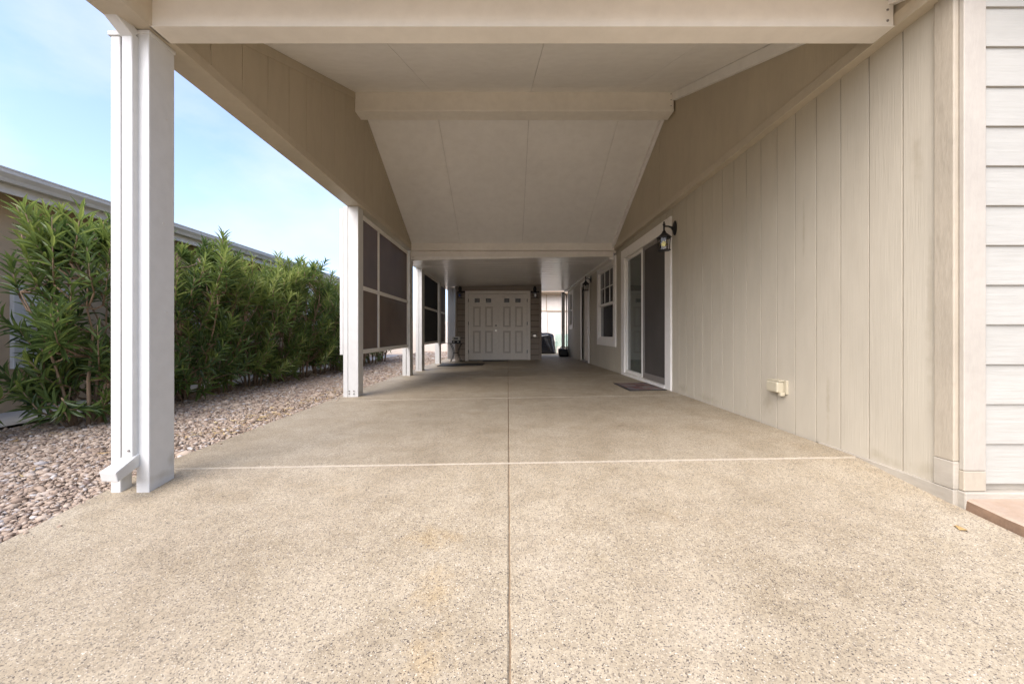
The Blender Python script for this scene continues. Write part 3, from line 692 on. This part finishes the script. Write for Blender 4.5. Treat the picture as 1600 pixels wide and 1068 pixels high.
# metal outlet box on the shed
ob = thing('outlet_box', 'shiny metal outlet box right of the shed doors', 'outlet box', (.83, SY, .74))
bm = BM(); box(bm, .775, .885, SY-.065, SY-.012, .70, .79); obj('box', bm, M['brass'], ob, .012)
bm = BM(); box(bm, .765, .895, SY-.020, SY-.004, .685, .80); obj('back_plate', bm, M['black'], ob, .004)

# ------------------------------------------------------------------ WALL LANTERNS
def lantern(loc, rz, label, bulb, lean=0):
    t = thing('wall_lantern', label, 'wall lantern', (0,0,0), 'black coach lanterns')
    LOC[t.name] = Vector((0,0,0))
    K = M['black']; cx = -.145
    bm = BM()                                            # oval back plate
    n_ = 16; a_ = []
    for q, s in ((.0, 1.0), (-.012, 1.0), (-.022, .78), (-.030, .45)):
        a_.append([bm.verts.new((q, .052*s*math.cos(2*math.pi*k/n_), .02+.095*s*math.sin(2*math.pi*k/n_))) for k in range(n_)])
    for r0, r1 in zip(a_, a_[1:]):
        for k in range(n_): bm.faces.new((r0[k], r0[(k+1)%n_], r1[(k+1)%n_], r1[k]))
    bm.faces.new(a_[0]); bm.faces.new(a_[-1]); obj('back_plate', bm, K, t, smooth=False)
    bm = BM(); tube(bm, [(-.02,0,.0),(-.05,0,.028),(-.09,0,.042),(cx,0,.042)], [.022,.014,.011,.012], 8); obj('arm', bm, K, t, smooth=True)
    bm = BM(); lathe(bm, [(.030,-.045),(.022,-.025),(.012,-.01),(.012,.05),(.017,.058),(.017,.07),(.008,.085),(.013,.094),(.004,.105)], cx, 0, 0, 12); obj('finial', bm, K, t)
    bm = BM(); lathe(bm, [(.094,-.108),(.096,-.100),(.060,-.070),(.034,-.046),(.028,-.040)], cx, 0, 0, 6); obj('cap', bm, K, t)
    bm = BM()
    for k in range(6):
        an = 2*math.pi*(k+.5)/6; c_, s_ = math.cos(an), math.sin(an)
        tube(bm, [(cx+.076*c_, .076*s_, -.108), (cx+.066*c_, .066*s_, -.262)], .0062, 5)
    lathe(bm, [(.060,-.276),(.084,-.272),(.084,-.262),(.062,-.258)], cx, 0, 0, 6)
    lathe(bm, [(.082,-.120),(.082,-.106)], cx, 0, 0, 6)
    obj('cage', bm, K, t)
    for k in range(6):
        a0, a1 = 2*math.pi*(k+.5)/6, 2*math.pi*(k+1.5)/6; bm = BM()
        p = [(cx+.072*math.cos(a0), .072*math.sin(a0), -.119), (cx+.072*math.cos(a1), .072*math.sin(a1), -.119), (cx+.063*math.cos(a1), .063*math.sin(a1), -.259), (cx+.063*math.cos(a0), .063*math.sin(a0), -.259)]
        vs = [bm.verts.new(q) for q in p]; bm.faces.new(vs); obj('glass_pane', bm, M['lglass'], t)
    bm = BM(); lathe(bm, [(.013,-.112),(.013,-.150)], cx, 0, 0, 10); obj('socket', bm, K, t)
    bm = BM(); lathe(bm, [(.014,-.150),(.030,-.168),(.038,-.190),(.032,-.212),(.012,-.226)], cx, 0, 0, 14); obj('bulb', bm, bulb, t, smooth=True)
    t.location = loc; t.rotation_euler = (0, 0, rz)
    LOC[t.name] = Vector(loc)
    return t
lantern((WX, 5.13, 2.165), 0, 'black wall lantern with yellow bulb beside the sliding glass door', M['yellowbulb'])
lantern((WX, 10.32, 2.205), 0, 'black wall lantern between the window and the white side door', M['whitebulb'])
lantern((-1.51, SY-.012, 2.19), R(90), 'small wall lantern with bluish glow left of the shed doors', M['bluebulb'])
lantern((.84, SY-.012, 2.19), R(90), 'small wall lantern with white bulb right of the shed doors', M['whitebulb'])

# outlet cover on the near wall
oc = thing('outlet_cover', 'tan plastic outlet cover low on the grooved side wall', 'outlet cover', (WX, 3.16, .40))
bm = BM(); box(bm, WX-.014, WX+.004, 3.06, 3.22, .355, .462); obj('back_plate', bm, M['outlet'], oc, .004)
bm = BM(); box(bm, WX-.072, WX-.012, 3.085, 3.215, .366, .448); obj('flip_cover', bm, M['outlet'], oc, .010)
bm = BM(); box(bm, WX-.058, WX-.018, 3.078, 3.222, .449, .461); obj('hinge', bm, M['outlet'], oc, .004)
bm = BM(); box(bm, WX-.052, WX-.016, 3.07, 3.10, .340, .372); obj('cord_slot', bm, M['outlet'], oc, .005)

# ------------------------------------------------------------------ MATS, small things
def floor_mat(name, x0, x1, y0, y1, m, label, cat, th=.010, border=None):
    bm = BM(); e_ = .004
    def rect(bm, x0, x1, y0, y1, zlo, zhi):
        hexa(bm, [(x, y, fz(x, y)+z) for z in (zlo, zhi) for x, y in ((x0,y0),(x1,y0),(x1,y1),(x0,y1))])
    if not border:
        rect(bm, x0, x1, y0, y1, .001, th); return tag(obj(name, bm, m, base=(x0, y0, fz(x0, y0)), bevel=.003), label, cat)
    t = thing(name, label, cat, (x0, y0, fz(x0, y0)))
    rect(bm, x0, x1, y0, y1, .001, th*.7); obj('rubber_base', bm, M['rubber'], t, .002)
    bm = BM(); rect(bm, x0+border, x1-border, y0+border, y1-border, th*.7, th); obj('carpet', bm, m, t, .002)
    return t
def matmat():
    m = bpy.data.materials.new('plaid_carpet'); m.use_nodes = True; n, l = m.node_tree.nodes, m.node_tree.links
    p = n['Principled BSDF']; p.inputs['Roughness'].default_value = .95
    g = n.new('ShaderNodeNewGeometry'); v = n.new('ShaderNodeTexVoronoi'); v.inputs['Scale'].default_value = 9; v.distance = 'CHEBYCHEV'; v.inputs['Randomness'].default_value = .8
    r = n.new('ShaderNodeValToRGB'); cr_ = r.color_ramp
    for _ in range(3): cr_.elements.new(.5)
    for el, (q, c) in zip(cr_.elements, [(0,(.10,.075,.075)), (.3,(.20,.07,.05)), (.5,(.30,.24,.20)), (.7,(.16,.13,.14)), (1,(.36,.28,.22))]): el.position = q; el.color = (*c, 1)
    t = n.new('ShaderNodeTexNoise'); t.inputs['Scale'].default_value = 120; mu = n.new('ShaderNodeMix'); mu.data_type = 'RGBA'; mu.blend_type = 'MULTIPLY'; mu.inputs[0].default_value = .7
    l.new(g.outputs['Position'], v.inputs['Vector']); l.new(g.outputs['Position'], t.inputs['Vector'])
    l.new(v.outputs['Color'], r.inputs[0]); l.new(r.outputs[0], mu.inputs[6]); l.new(t.outputs['Color'], mu.inputs[7]); l.new(mu.outputs[2], p.inputs['Base Color'])
    return m
M['plaid'] = matmat()
floor_mat('door_mat', 1.61, 2.11, 5.27, 6.08, M['plaid'], 'patterned red and grey door mat at the sliding glass door', 'door mat', .014, .03)
floor_mat('floor_mat', -1.86, -.66, 10.35, 11.15, M['rubber'], 'black rubber mat on the concrete near the plant stand', 'mat', .012)
floor_mat('threshold_mat', -.78, .0, 12.05, 12.38, M['rubber'], 'thin dark mat against the shed door threshold', 'mat', .012)
bm = BM(); vs = [bm.verts.new((1.955+.02*math.cos(k*.9)*(.5 if k%2 else 1), 1.715+.026*math.sin(k*.9), fz(1.95,1.7)+.004+.006*(k%2))) for k in range(7)]; c_ = bm.verts.new((1.955,1.715,fz(1.95,1.7)+.012))
for k in range(7): bm.faces.new((vs[k], vs[(k+1)%7], c_))
tag(obj('fallen_leaf', bm, M['leafdry'], base=(1.955,1.715,fz(1.95,1.7))), 'single curled dry leaf on the concrete near the house corner', 'leaf')

# plant stand with a box on it
ps = thing('plant_stand', 'thin black metal table with curved legs left of the shed doors', 'table', (-1.64, 12.2, fz(-1.64,12.2)))
bm = BM(); box(bm, -1.92, -1.38, 12.02, 12.36, .508, .520); obj('table_top', bm, M['black'], ps, .003)
zf0 = fz(-1.64, 12.2)
for sx in (-1, 1):
    for sy in (12.07, 12.31):
        bm = BM(); cx = -1.60
        pts = [(cx + sx*(.17 - .10*math.sin(math.pi*q)) , sy + .0*q, .508 - (.508-zf0)*q) for q in [k/10 for k in range(11)]]
        tube(bm, pts, .009, 6); obj('leg', bm, M['black'], ps, smooth=True)
bm = BM(); tube(bm, [(-1.60+.075*math.cos(k*math.pi/6), 12.19+.10*math.sin(k*math.pi/6), .22+.0*k) for k in range(13)], .007, 6); obj('ring_brace', bm, M['black'], ps)
rb = thing('radio', 'ivory and black boxy radio standing on the thin black table', 'radio', (-1.60, 12.2, .52))
bm = BM(); box(bm, -1.72, -1.47, 12.12, 12.30, .521, .60); obj('base', bm, M['black'], rb, .012)
bm = BM(); box(bm, -1.71, -1.475, 12.125, 12.295, .601, .715); obj('body', bm, M['radio'], rb, .014)
for xx in (-1.66, -1.53):
    bm = BM(); tube(bm, [(xx,12.122,.562),(xx,12.108,.562)], .022, 10); obj('dial', bm, M['radio'], rb)
bm = BM(); box(bm, -1.66, -1.53, 12.112, 12.1265, .64, .68); obj('window_strip', bm, M['black'], rb)

# ------------------------------------------------------------------ THINGS beyond the passage
# covered grill
def cover():
    bm = BM(); rings = []; n_ = 48; cx, cy, z0 = 1.52, 16.5, fz(1.4, 16.5)
    for j in range(15):
        q = j/14; z = z0 + .02 + .86*q
        w = .42*(1 - .18*q) if q < .86 else .42*.84*math.sqrt(max(0, 1-((q-.86)/.15)**2))+.01
        d = .28*(1 - .15*q) if q < .86 else .28*.87*math.sqrt(max(0, 1-((q-.86)/.15)**2))+.01
        ring = []
        for k in range(n_):
            an = 2*math.pi*k/n_; f = 1 + (.17*(1-q)+.03)*math.sin(5*an + 2.5*q + .5*math.sin(3*an)) + .03*noise.noise(Vector((math.cos(an)*3, math.sin(an)*3, q*5)))
            sx = abs(math.cos(an))**.6*math.copysign(1, math.cos(an)); sy = abs(math.sin(an))**.6*math.copysign(1, math.sin(an))
            sag = -.05*abs(math.sin(2.5*an))*(q > .8)
            ring.append(bm.verts.new((cx + w*f*sx, cy + d*f*sy, z + sag + .05*math.sin(an*3+j)*q*(1-q))))
        rings.append(ring)
    for r0, r1 in zip(rings, rings[1:]):
        for k in range(n_): bm.faces.new((r0[k], r0[(k+1)%n_], r1[(k+1)%n_], r1[k]))
    bm.faces.new(rings[-1]); bm.faces.new(rings[0][::-1])
    return obj('covered_grill', bm, M['cover'], base=(cx, cy, z0), smooth=True)
tag(cover(), 'grill under a shiny black draped cover beyond the passage', 'grill')
bg_ = thing('tote_bag', 'black bag with handles on the floor beside the far wall corner', 'bag', (2.03, 14.15, fz(2.0, 14.15)))
zb = fz(2.0, 14.15); bm = BM()
hexa(bm, [(1.80,14.0,zb),(2.14,14.0,zb),(2.14,14.3,zb),(1.80,14.3,zb),(1.77,13.98,zb+.27),(2.12,13.98,zb+.25),(2.12,14.3,zb+.27),(1.79,14.3,zb+.30)])
obj('bag_body', bm, M['bag'], bg_, .05)
for yy in (14.04, 14.24):
    bm = BM(); tube(bm, [(1.86+.10*(1-math.cos(k*math.pi/8)), yy, zb+.26+.10*math.sin(k*math.pi/8)) for k in range(9)], .010, 6); obj('handle', bm, M['bag'], bg_, smooth=True)
bm = BM(); tube(bm, [(2.10,14.06,zb+.02),(2.11,14.06,zb+.37)], .022, 8); obj('bottle', bm, M['gutter'], bg_)
ch = thing('garden_chair', 'pale green slatted garden chair beyond the passage', 'chair', (2.30, 17.4, gz(17.4)))
z0 = gz(17.4)
for k in range(6):
    bm = BM(); box(bm, 2.10, 2.62, 17.60+.02*k, 17.625+.02*k, z0+.42+.085*k, z0+.48+.085*k); obj('back_slat', bm, M['green'], ch, .004)
for k in range(4):
    bm = BM(); box(bm, 2.10, 2.62, 17.16+.11*k, 17.25+.11*k, z0+.37, z0+.395); obj('seat_slat', bm, M['green'], ch, .004)
for xx in (2.09, 2.60):
    for yy in (17.16, 17.56):
        bm = BM(); box(bm, xx, xx+.035, yy, yy+.04, z0, z0+(.60 if yy < 17.3 else .92)); obj('leg', bm, M['green'], ch, .004)
    bm = BM(); box(bm, xx-.005, xx+.04, 17.14, 17.62, z0+.602, z0+.625); obj('armrest', bm, M['green'], ch, .004)
# dark conduit bent over the passage
pts = [(1.06,14.28,2.285), (1.94,14.28,2.285)] + [(1.94+.16*math.sin(R(q)), 14.28, 2.125+.16*math.cos(R(q))) for q in (15,30,45,60,75,90)] + [(2.10,14.28,1.2), (2.10,14.28,fz(2,14.3)+.01)]
bm = BM(); tube(bm, pts, .018, 8)
tag(obj('conduit', bm, M['black'], base=(2.01,14.28,0), smooth=True), 'thin dark pipe bending down from the ceiling at the passage end', 'pipe')
# far house
fh = thing('far_house', 'cream house wall with white window seen through the passage', 'house', (3, 19.5, gz(19.5)))
bm = BM(); box(bm, -1.0, 9, 19.5, 27, -.4, 2.72); fhw = obj('wall', bm, M['farwall'], fh)
bm = BM(); box(bm, -1.0, 9, 19.46, 19.499, 1.88, 1.93); obj('belt_trim', bm, M['fartrim'], fh, .004)
for xx in (1.86, 3.3):
    bm = BM(); box(bm, xx, xx+.035, 19.475, 19.499, 1.931, 2.7); obj('batten', bm, M['fartrim'], fh)
bm = BM(); box(bm, -1.4, 9.4, 19.0, 19.6, 2.73, 2.86); obj('eave', bm, M['fartrim'], fh)
bm = BM(); prism_y(bm, [(-1.4,2.861),(9.4,2.861),(4,4.2)], 19.0, 27.2); obj('roof', bm, M['shingle'], fh)
bm = BM(); box(bm, 1.2, 1.90, 19.45, 19.499, .84, 1.86); fwn = obj('window', bm, M['white'], fh, .004)
bm = BM(); box(bm, 1.28, 1.82, 19.440, 19.4485, .92, 1.78); obj('pane', bm, M['blind'], fwn)
bm = BM(); box(bm, -9, -1.1, 21, 21.2, -.3, 1.45)
tag(obj('garden_wall', bm, M['farwall'], base=(-5, 21, -.1)), 'pale garden wall far beyond the gravel strip', 'wall')

# ------------------------------------------------------------------ NEIGHBOUR'S HOUSE
NX = -5.28
nb = thing('neighbor_house', 'tan stucco house with long white gutter behind the hedge', 'house', (NX, 6, gz(6)))
bm = BM(); box(bm, NX-7, NX, -3, 17, -.5, 2.38); obj('wall', bm, M['neigh'], nb)
EX = -4.95
bm = BM(); box(bm, NX-7.4, EX-.02, -3.4, 17.4, 2.381, 2.41); obj('soffit', bm, M['neigh'], nb)
bm = BM(); prism_y(bm, [(NX-7.4,2.415),(EX-.02,2.415),(EX-.02,2.44),(NX-3.5,3.4),(NX-7.4,2.44)], -3.4, 17.4); obj('roof', bm, M['shingle'], nb)
for k in range(6):
    bm = BM(); box(bm, EX-.035, EX-.005, -3.4+3.47*k, -3.4+3.47*(k+1)-.004, 2.21, 2.405); obj('fascia_board', bm, M['gutter'], nb, .003)
bm = BM(); prism_y(bm, [(EX-.004,2.30),(EX+.07,2.30),(EX+.085,2.335),(EX+.115,2.375),(EX+.115,2.425),(EX+.105,2.425),(EX+.10,2.385),(EX+.06,2.32),(EX+.004,2.315),(EX+.004,2.425),(EX-.004,2.425)], -3.4, 17.4); obj('gutter', bm, M['gutter'], nb)
bm = BM(); box(bm, EX+.112, EX+.121, -3.4, 17.4, 2.412, 2.428); obj('gutter_rim', bm, M['gutter'], nb, .002)
def nwin(y0, y1, z0, z1):
    bm = BM(); frame_y(bm, NX+.001, NX+.05, y0, y1, z0, z1, .07); w = obj('window', bm, M['white'], nb, .004)
    bm = BM(); box(bm, NX+.004, NX+.02, y0+.07, y1-.07, z0+.07, z1-.07); obj('pane', bm, M['blind'], w)
    bm = BM(); box(bm, NX+.02, NX+.045, y0+.07, y1-.07, (z0+z1)/2-.02, (z0+z1)/2+.02); obj('meeting_rail', bm, M['white'], w)
nwin(4.2, 4.75, .45, 1.35); nwin(6.6, 7.7, .9, 2.1); nwin(10.2, 11.6, .9, 2.1)

# ------------------------------------------------------------------ OLEANDER HEDGE
LEAFQ = np.array([(0,0,0), (-.5,.30,.06), (.5,.30,.06), (0,.30,-.02), (-.42,.65,.02), (.42,.65,.02), (0,.65,-.05), (0,1,-.14)])
LEAFF = [(0,3,1), (0,2,3), (1,3,6,4), (3,2,5,6), (4,6,7), (6,5,7)]
def leaf_proto():
    me = bpy.data.meshes.new('leaf'); me.from_pydata([tuple(v) for v in LEAFQ*np.array((.022,.15,.15))], [], LEAFF); me.update()
    a_ = me.attributes.new('tint', 'FLOAT', 'POINT'); a_.data.foreach_set('value', [.5]*8); me.materials.append(M['leaf']); return me
LEAFMESHES = []
for tv in (.25, .45, .62, .8):
    me = leaf_proto(); me.attributes['tint'].data.foreach_set('value', [tv]*8); LEAFMESHES.append(me)
def shrub(x, y, h, w, label, seed, nshoot, pick=0, pink=0):
    rs = random.Random(seed); z0 = gz(y) - .01
    hue = rs.uniform(-.08, .14); w *= rs.uniform(.78, 1.0); nshoot = int(nshoot*(1.25 if y < 5.5 else 1.12)); t = thing('oleander_shrub', label, 'shrub', (x, y, z0), 'oleander shrubs in the hedge')
    bm = BM(); leaves = []; flowers = []
    nst = rs.randint(6, 8); stems = []
    for k in range(nst):
        an = 2*math.pi*k/nst + rs.uniform(-.4,.4); sp = w*rs.uniform(.35, .8); top = h*rs.uniform(.62, .86)
        b0 = Vector((x + .10*math.cos(an), y + .10*math.sin(an), z0)); pts = []
        for q in range(7):
            u = q/6; pts.append(b0 + Vector((math.cos(an)*sp*u**1.3 + .03*rs.uniform(-1,1)*u, math.sin(an)*sp*u**1.3 + .03*rs.uniform(-1,1)*u, top*u)))
        tube(bm, pts, [.017*(1-.72*q/6)*rs.uniform(.85,1.15) for q in range(7)], 6); stems.append(pts)
    for s in range(nshoot):
        while True:
            ex, ey, ez = rs.uniform(-1,1), rs.uniform(-1,1), rs.uniform(-1,1); r2 = ex*ex+ey*ey+ez*ez
            if .30 < r2 < 1: break
        zc = h*.60; tgt = Vector((x + ex*w, y + ey*w*1.05, z0 + max(.10, zc + ez*h*(.36 if ez > 0 else .52))))
        if rs.random() < (.22 if y < 5.5 else .09): tgt.z = z0 + rs.uniform(.08, .5); tgt.x = x + ex*w*.8; tgt.y = y + ey*w*.8
        hh = (tgt.z - z0)/h
        best = min((pt for st in stems for pt in st if pt.z < tgt.z - .03 or pt is st[0]), key=lambda pt: (pt-tgt).length + abs(pt.z-tgt.z+.15)*.6 + rs.random()*.3)
        out = Vector((ex, ey, 0)); out = out.normalized() if out.length > .02 else Vector((1,0,0))
        p = tgt.copy()
        if (best-p).length > .06: tube(bm, [best, best.lerp(p, .5) - Vector((0,0,.02)), p], [.009,.008,.007], 4)
        an = rs.uniform(0, 2*math.pi); d = out*rs.uniform(.2,1.0) + Vector((math.cos(an), math.sin(an), 0))*.45
        d.z = rs.uniform(.35, 1.2) if hh < .55 else rs.uniform(.9, 2.6)
        if hh < .25: d.z = rs.uniform(-.15, .6)
        d.normalize()
        L = rs.uniform(.22, .50) if hh < .8 else rs.uniform(.24, .46)
        q = p + d*L*.45; endz = h*1.04 + z0 + rs.uniform(-.36, .16)
        e_ = q + (d*.6 + Vector((0,0,.55))).normalized()*L*.75
        if e_.z > endz: dz = e_.z - endz; e_.z -= dz; q.z -= dz*.5
        tube(bm, [p, q, e_], [.008, .006, .003], 4)
        young = rs.random() < (.75 if hh > .62 else .3); nw = rs.randint(8, 13)
        for j in range(nw):
            v = .05 + .95*(j+rs.uniform(-.2,.2))/nw; v = min(1, max(0, v))
            c0 = p.lerp(q, v/.5) if v < .5 else q.lerp(e_, (v-.5)/.5)
            ax = ((q-p) if v < .5 else (e_-q)).normalized()
            a1 = ax.cross(Vector((.3,.2,1))).normalized() if abs(ax.z) < .97 else Vector((1,0,0)); a2 = ax.cross(a1)
            ph = j*1.05 + rs.uniform(-.3,.3)
            for m3 in range(3):
                aa = ph + m3*2.094 + rs.uniform(-.25,.25); rad_ = a1*math.cos(aa) + a2*math.sin(aa)
                spread = rs.uniform(.5, 1.0) * (1.2 - .8*v) + .12
                dirv = (ax*math.cos(spread) + rad_*math.sin(spread)); dirv.z -= .10*(1-v)
                dirv.normalize()
                nrm = (ax - dirv*ax.dot(dirv)); nrm = nrm.normalized() if nrm.length > .01 else a1
                ln = rs.uniform(.125, .20)*(1 - .35*max(0, v-.8)/.2)
                tint = min(1, max(0, rs.gauss(.40 + hue, .14) + (.24 if young and v > .55 else 0) + (.12 if young else 0)))
                leaves.append((c0, dirv, nrm, ln, tint))
        if pink and hh > .7 and rs.random() < .12: flowers.append(e_.copy())
    obj('stems', bm, M['bark'], t, smooth=True)
    camp = Vector((0,0,H))
    if pick:
        order = sorted(range(len(leaves)), key=lambda i: (leaves[i][0]-camp).length)
        chosen = set(order[:pick*2:2])
    else: chosen = set()
    V, F, T = [], [], []
    base = loc_of(t)
    for i, (c0, dv, nr, ln, tint) in enumerate(leaves):
        sd2 = dv.cross(nr).normalized()
        if i in chosen:
            o = bpy.data.objects.new('leaf', LEAFMESHES[min(3, int(tint*4))]); C.objects.link(o); o.parent = t
            m4 = Matrix((sd2, dv, nr)).transposed().to_4x4() @ Matrix.Scale(ln/.15, 4); m4.translation = c0 - base; o.matrix_local = m4
            continue
        b_ = len(V)
        A = np.array((sd2, dv, nr)); pts = (LEAFQ*np.array((ln*.15, ln, ln)))@A + np.array(c0 - base)
        V.extend(pts.tolist()); F.extend([tuple(b_+q for q in f) for f in LEAFF]); T.extend([tint]*8)
    me = bpy.data.meshes.new('foliage'); me.from_pydata(V, [], F); me.update()
    a_ = me.attributes.new('tint', 'FLOAT', 'POINT'); a_.data.foreach_set('value', T); me.materials.append(M['leaf'])
    o = bpy.data.objects.new('foliage', me); C.objects.link(o); o.parent = t; o['kind'] = 'stuff'
    for fl in flowers[:3]:
        bm = BM()
        for k in range(7):
            c_ = fl + Vector((rs.uniform(-.03,.03), rs.uniform(-.03,.03), rs.uniform(-.01,.04)))
            vs = [bm.verts.new(c_ + Vector((.022*math.cos(q*1.257), .022*math.sin(q*1.257), .006*(q%2)))) for q in range(5)]; vc = bm.verts.new(c_ - Vector((0,0,.012)))
            for q in range(5): bm.faces.new((vs[q], vs[(q+1)%5], vc))
        obj('blossom', bm, M['flower'], t)
SH = [(-3.98, 3.75, 1.93, .48, 82, 'large oleander shrub left of the nearest post with a pink blossom'),
      (-4.30, 2.80, 1.28, .34, 20, 'oleander shrub cut off by the left edge of the photo'),
      (-4.10, 5.10, 2.05, .55, 85, 'tall oleander shrub just right of the nearest post'),
      (-4.15, 5.75, 1.90, .50, 70, 'second oleander shrub right of the nearest post'),
      (-4.15, 6.45, 1.95, .52, 75, 'third oleander shrub right of the nearest post'),
      (-4.12, 7.10, 1.95, .50, 70, 'fourth oleander shrub with a bare forked trunk'),
      (-4.05, 7.75, 2.30, .50, 80, 'tallest oleander shrub rising above the white gutter line'),
      (-4.05, 8.50, 1.92, .50, 65, 'oleander shrub just past the tallest one'),
      (-4.05, 9.30, 1.90, .50, 60, 'oleander shrub left of the second post'),
      (-4.05, 10.1, 1.95, .50, 50, 'oleander shrub hidden partly by the second post'),
      (-4.05, 10.9, 1.90, .50, 50, 'oleander shrub seen below the brown mesh panes'),
      (-4.05, 11.8, 1.90, .50, 45, 'oleander shrub near the far end of the hedge'),
      (-4.05, 12.7, 1.90, .50, 45, 'last oleander shrub at the far end of the hedge')]
for i, (x, y, h, w, ns, lb) in enumerate(SH):
    shrub(x, y, h, w, lb, 100+i, ns, pick=280 if i == 0 else 0, pink=1 if i in (0,) else 0)

# dry leaf litter on the gravel
def litter():
    rs = random.Random(5); V, F, T = [], [], []
    for k in range(900):
        q = rs.random()
        if q < .5: x, y = rs.gauss(-4.05, .25), rs.uniform(2.2, 12)
        elif q < .8: x, y = rs.gauss(-2.45, .12), rs.uniform(3.2, 6.2)
        else: x, y = rs.uniform(-4.4, -2.3), rs.uniform(1.5, 12)
        if x > -2.24: continue
        an = rs.uniform(0, 6.28); ln = rs.uniform(.04, .11); w = ln*.16; z = gz(y) + rs.uniform(.012, .024)
        c, s_ = math.cos(an), math.sin(an); b = len(V)
        for (px, py, pz) in ((0,-.5,.006),(-w/ln/1.0*.5,0,.0),(w/ln*.5,0,.002),(0,.5,.008)):
            V.append((x + (px*c-py*s_)*ln, y + (px*s_+py*c)*ln, z + pz + rs.uniform(0,.006)))
        F += [(b,b+2,b+1),(b+1,b+2,b+3)]; T += [rs.random()]*4
    me = bpy.data.meshes.new('leaf_litter'); me.from_pydata(V, [], F); me.update()
    a_ = me.attributes.new('tint', 'FLOAT', 'POINT'); a_.data.foreach_set('value', T)
    me.materials.append(attr_mat('dry_litter', [(0,(.16,.09,.04)), (.5,(.38,.26,.11)), (1,(.55,.43,.22))], .8))
    o = bpy.data.objects.new('leaf_litter', me); C.objects.link(o)
    tag(o, 'dry straw coloured oleander leaves scattered over the gravel', 'leaf litter', kind='stuff')
litter()
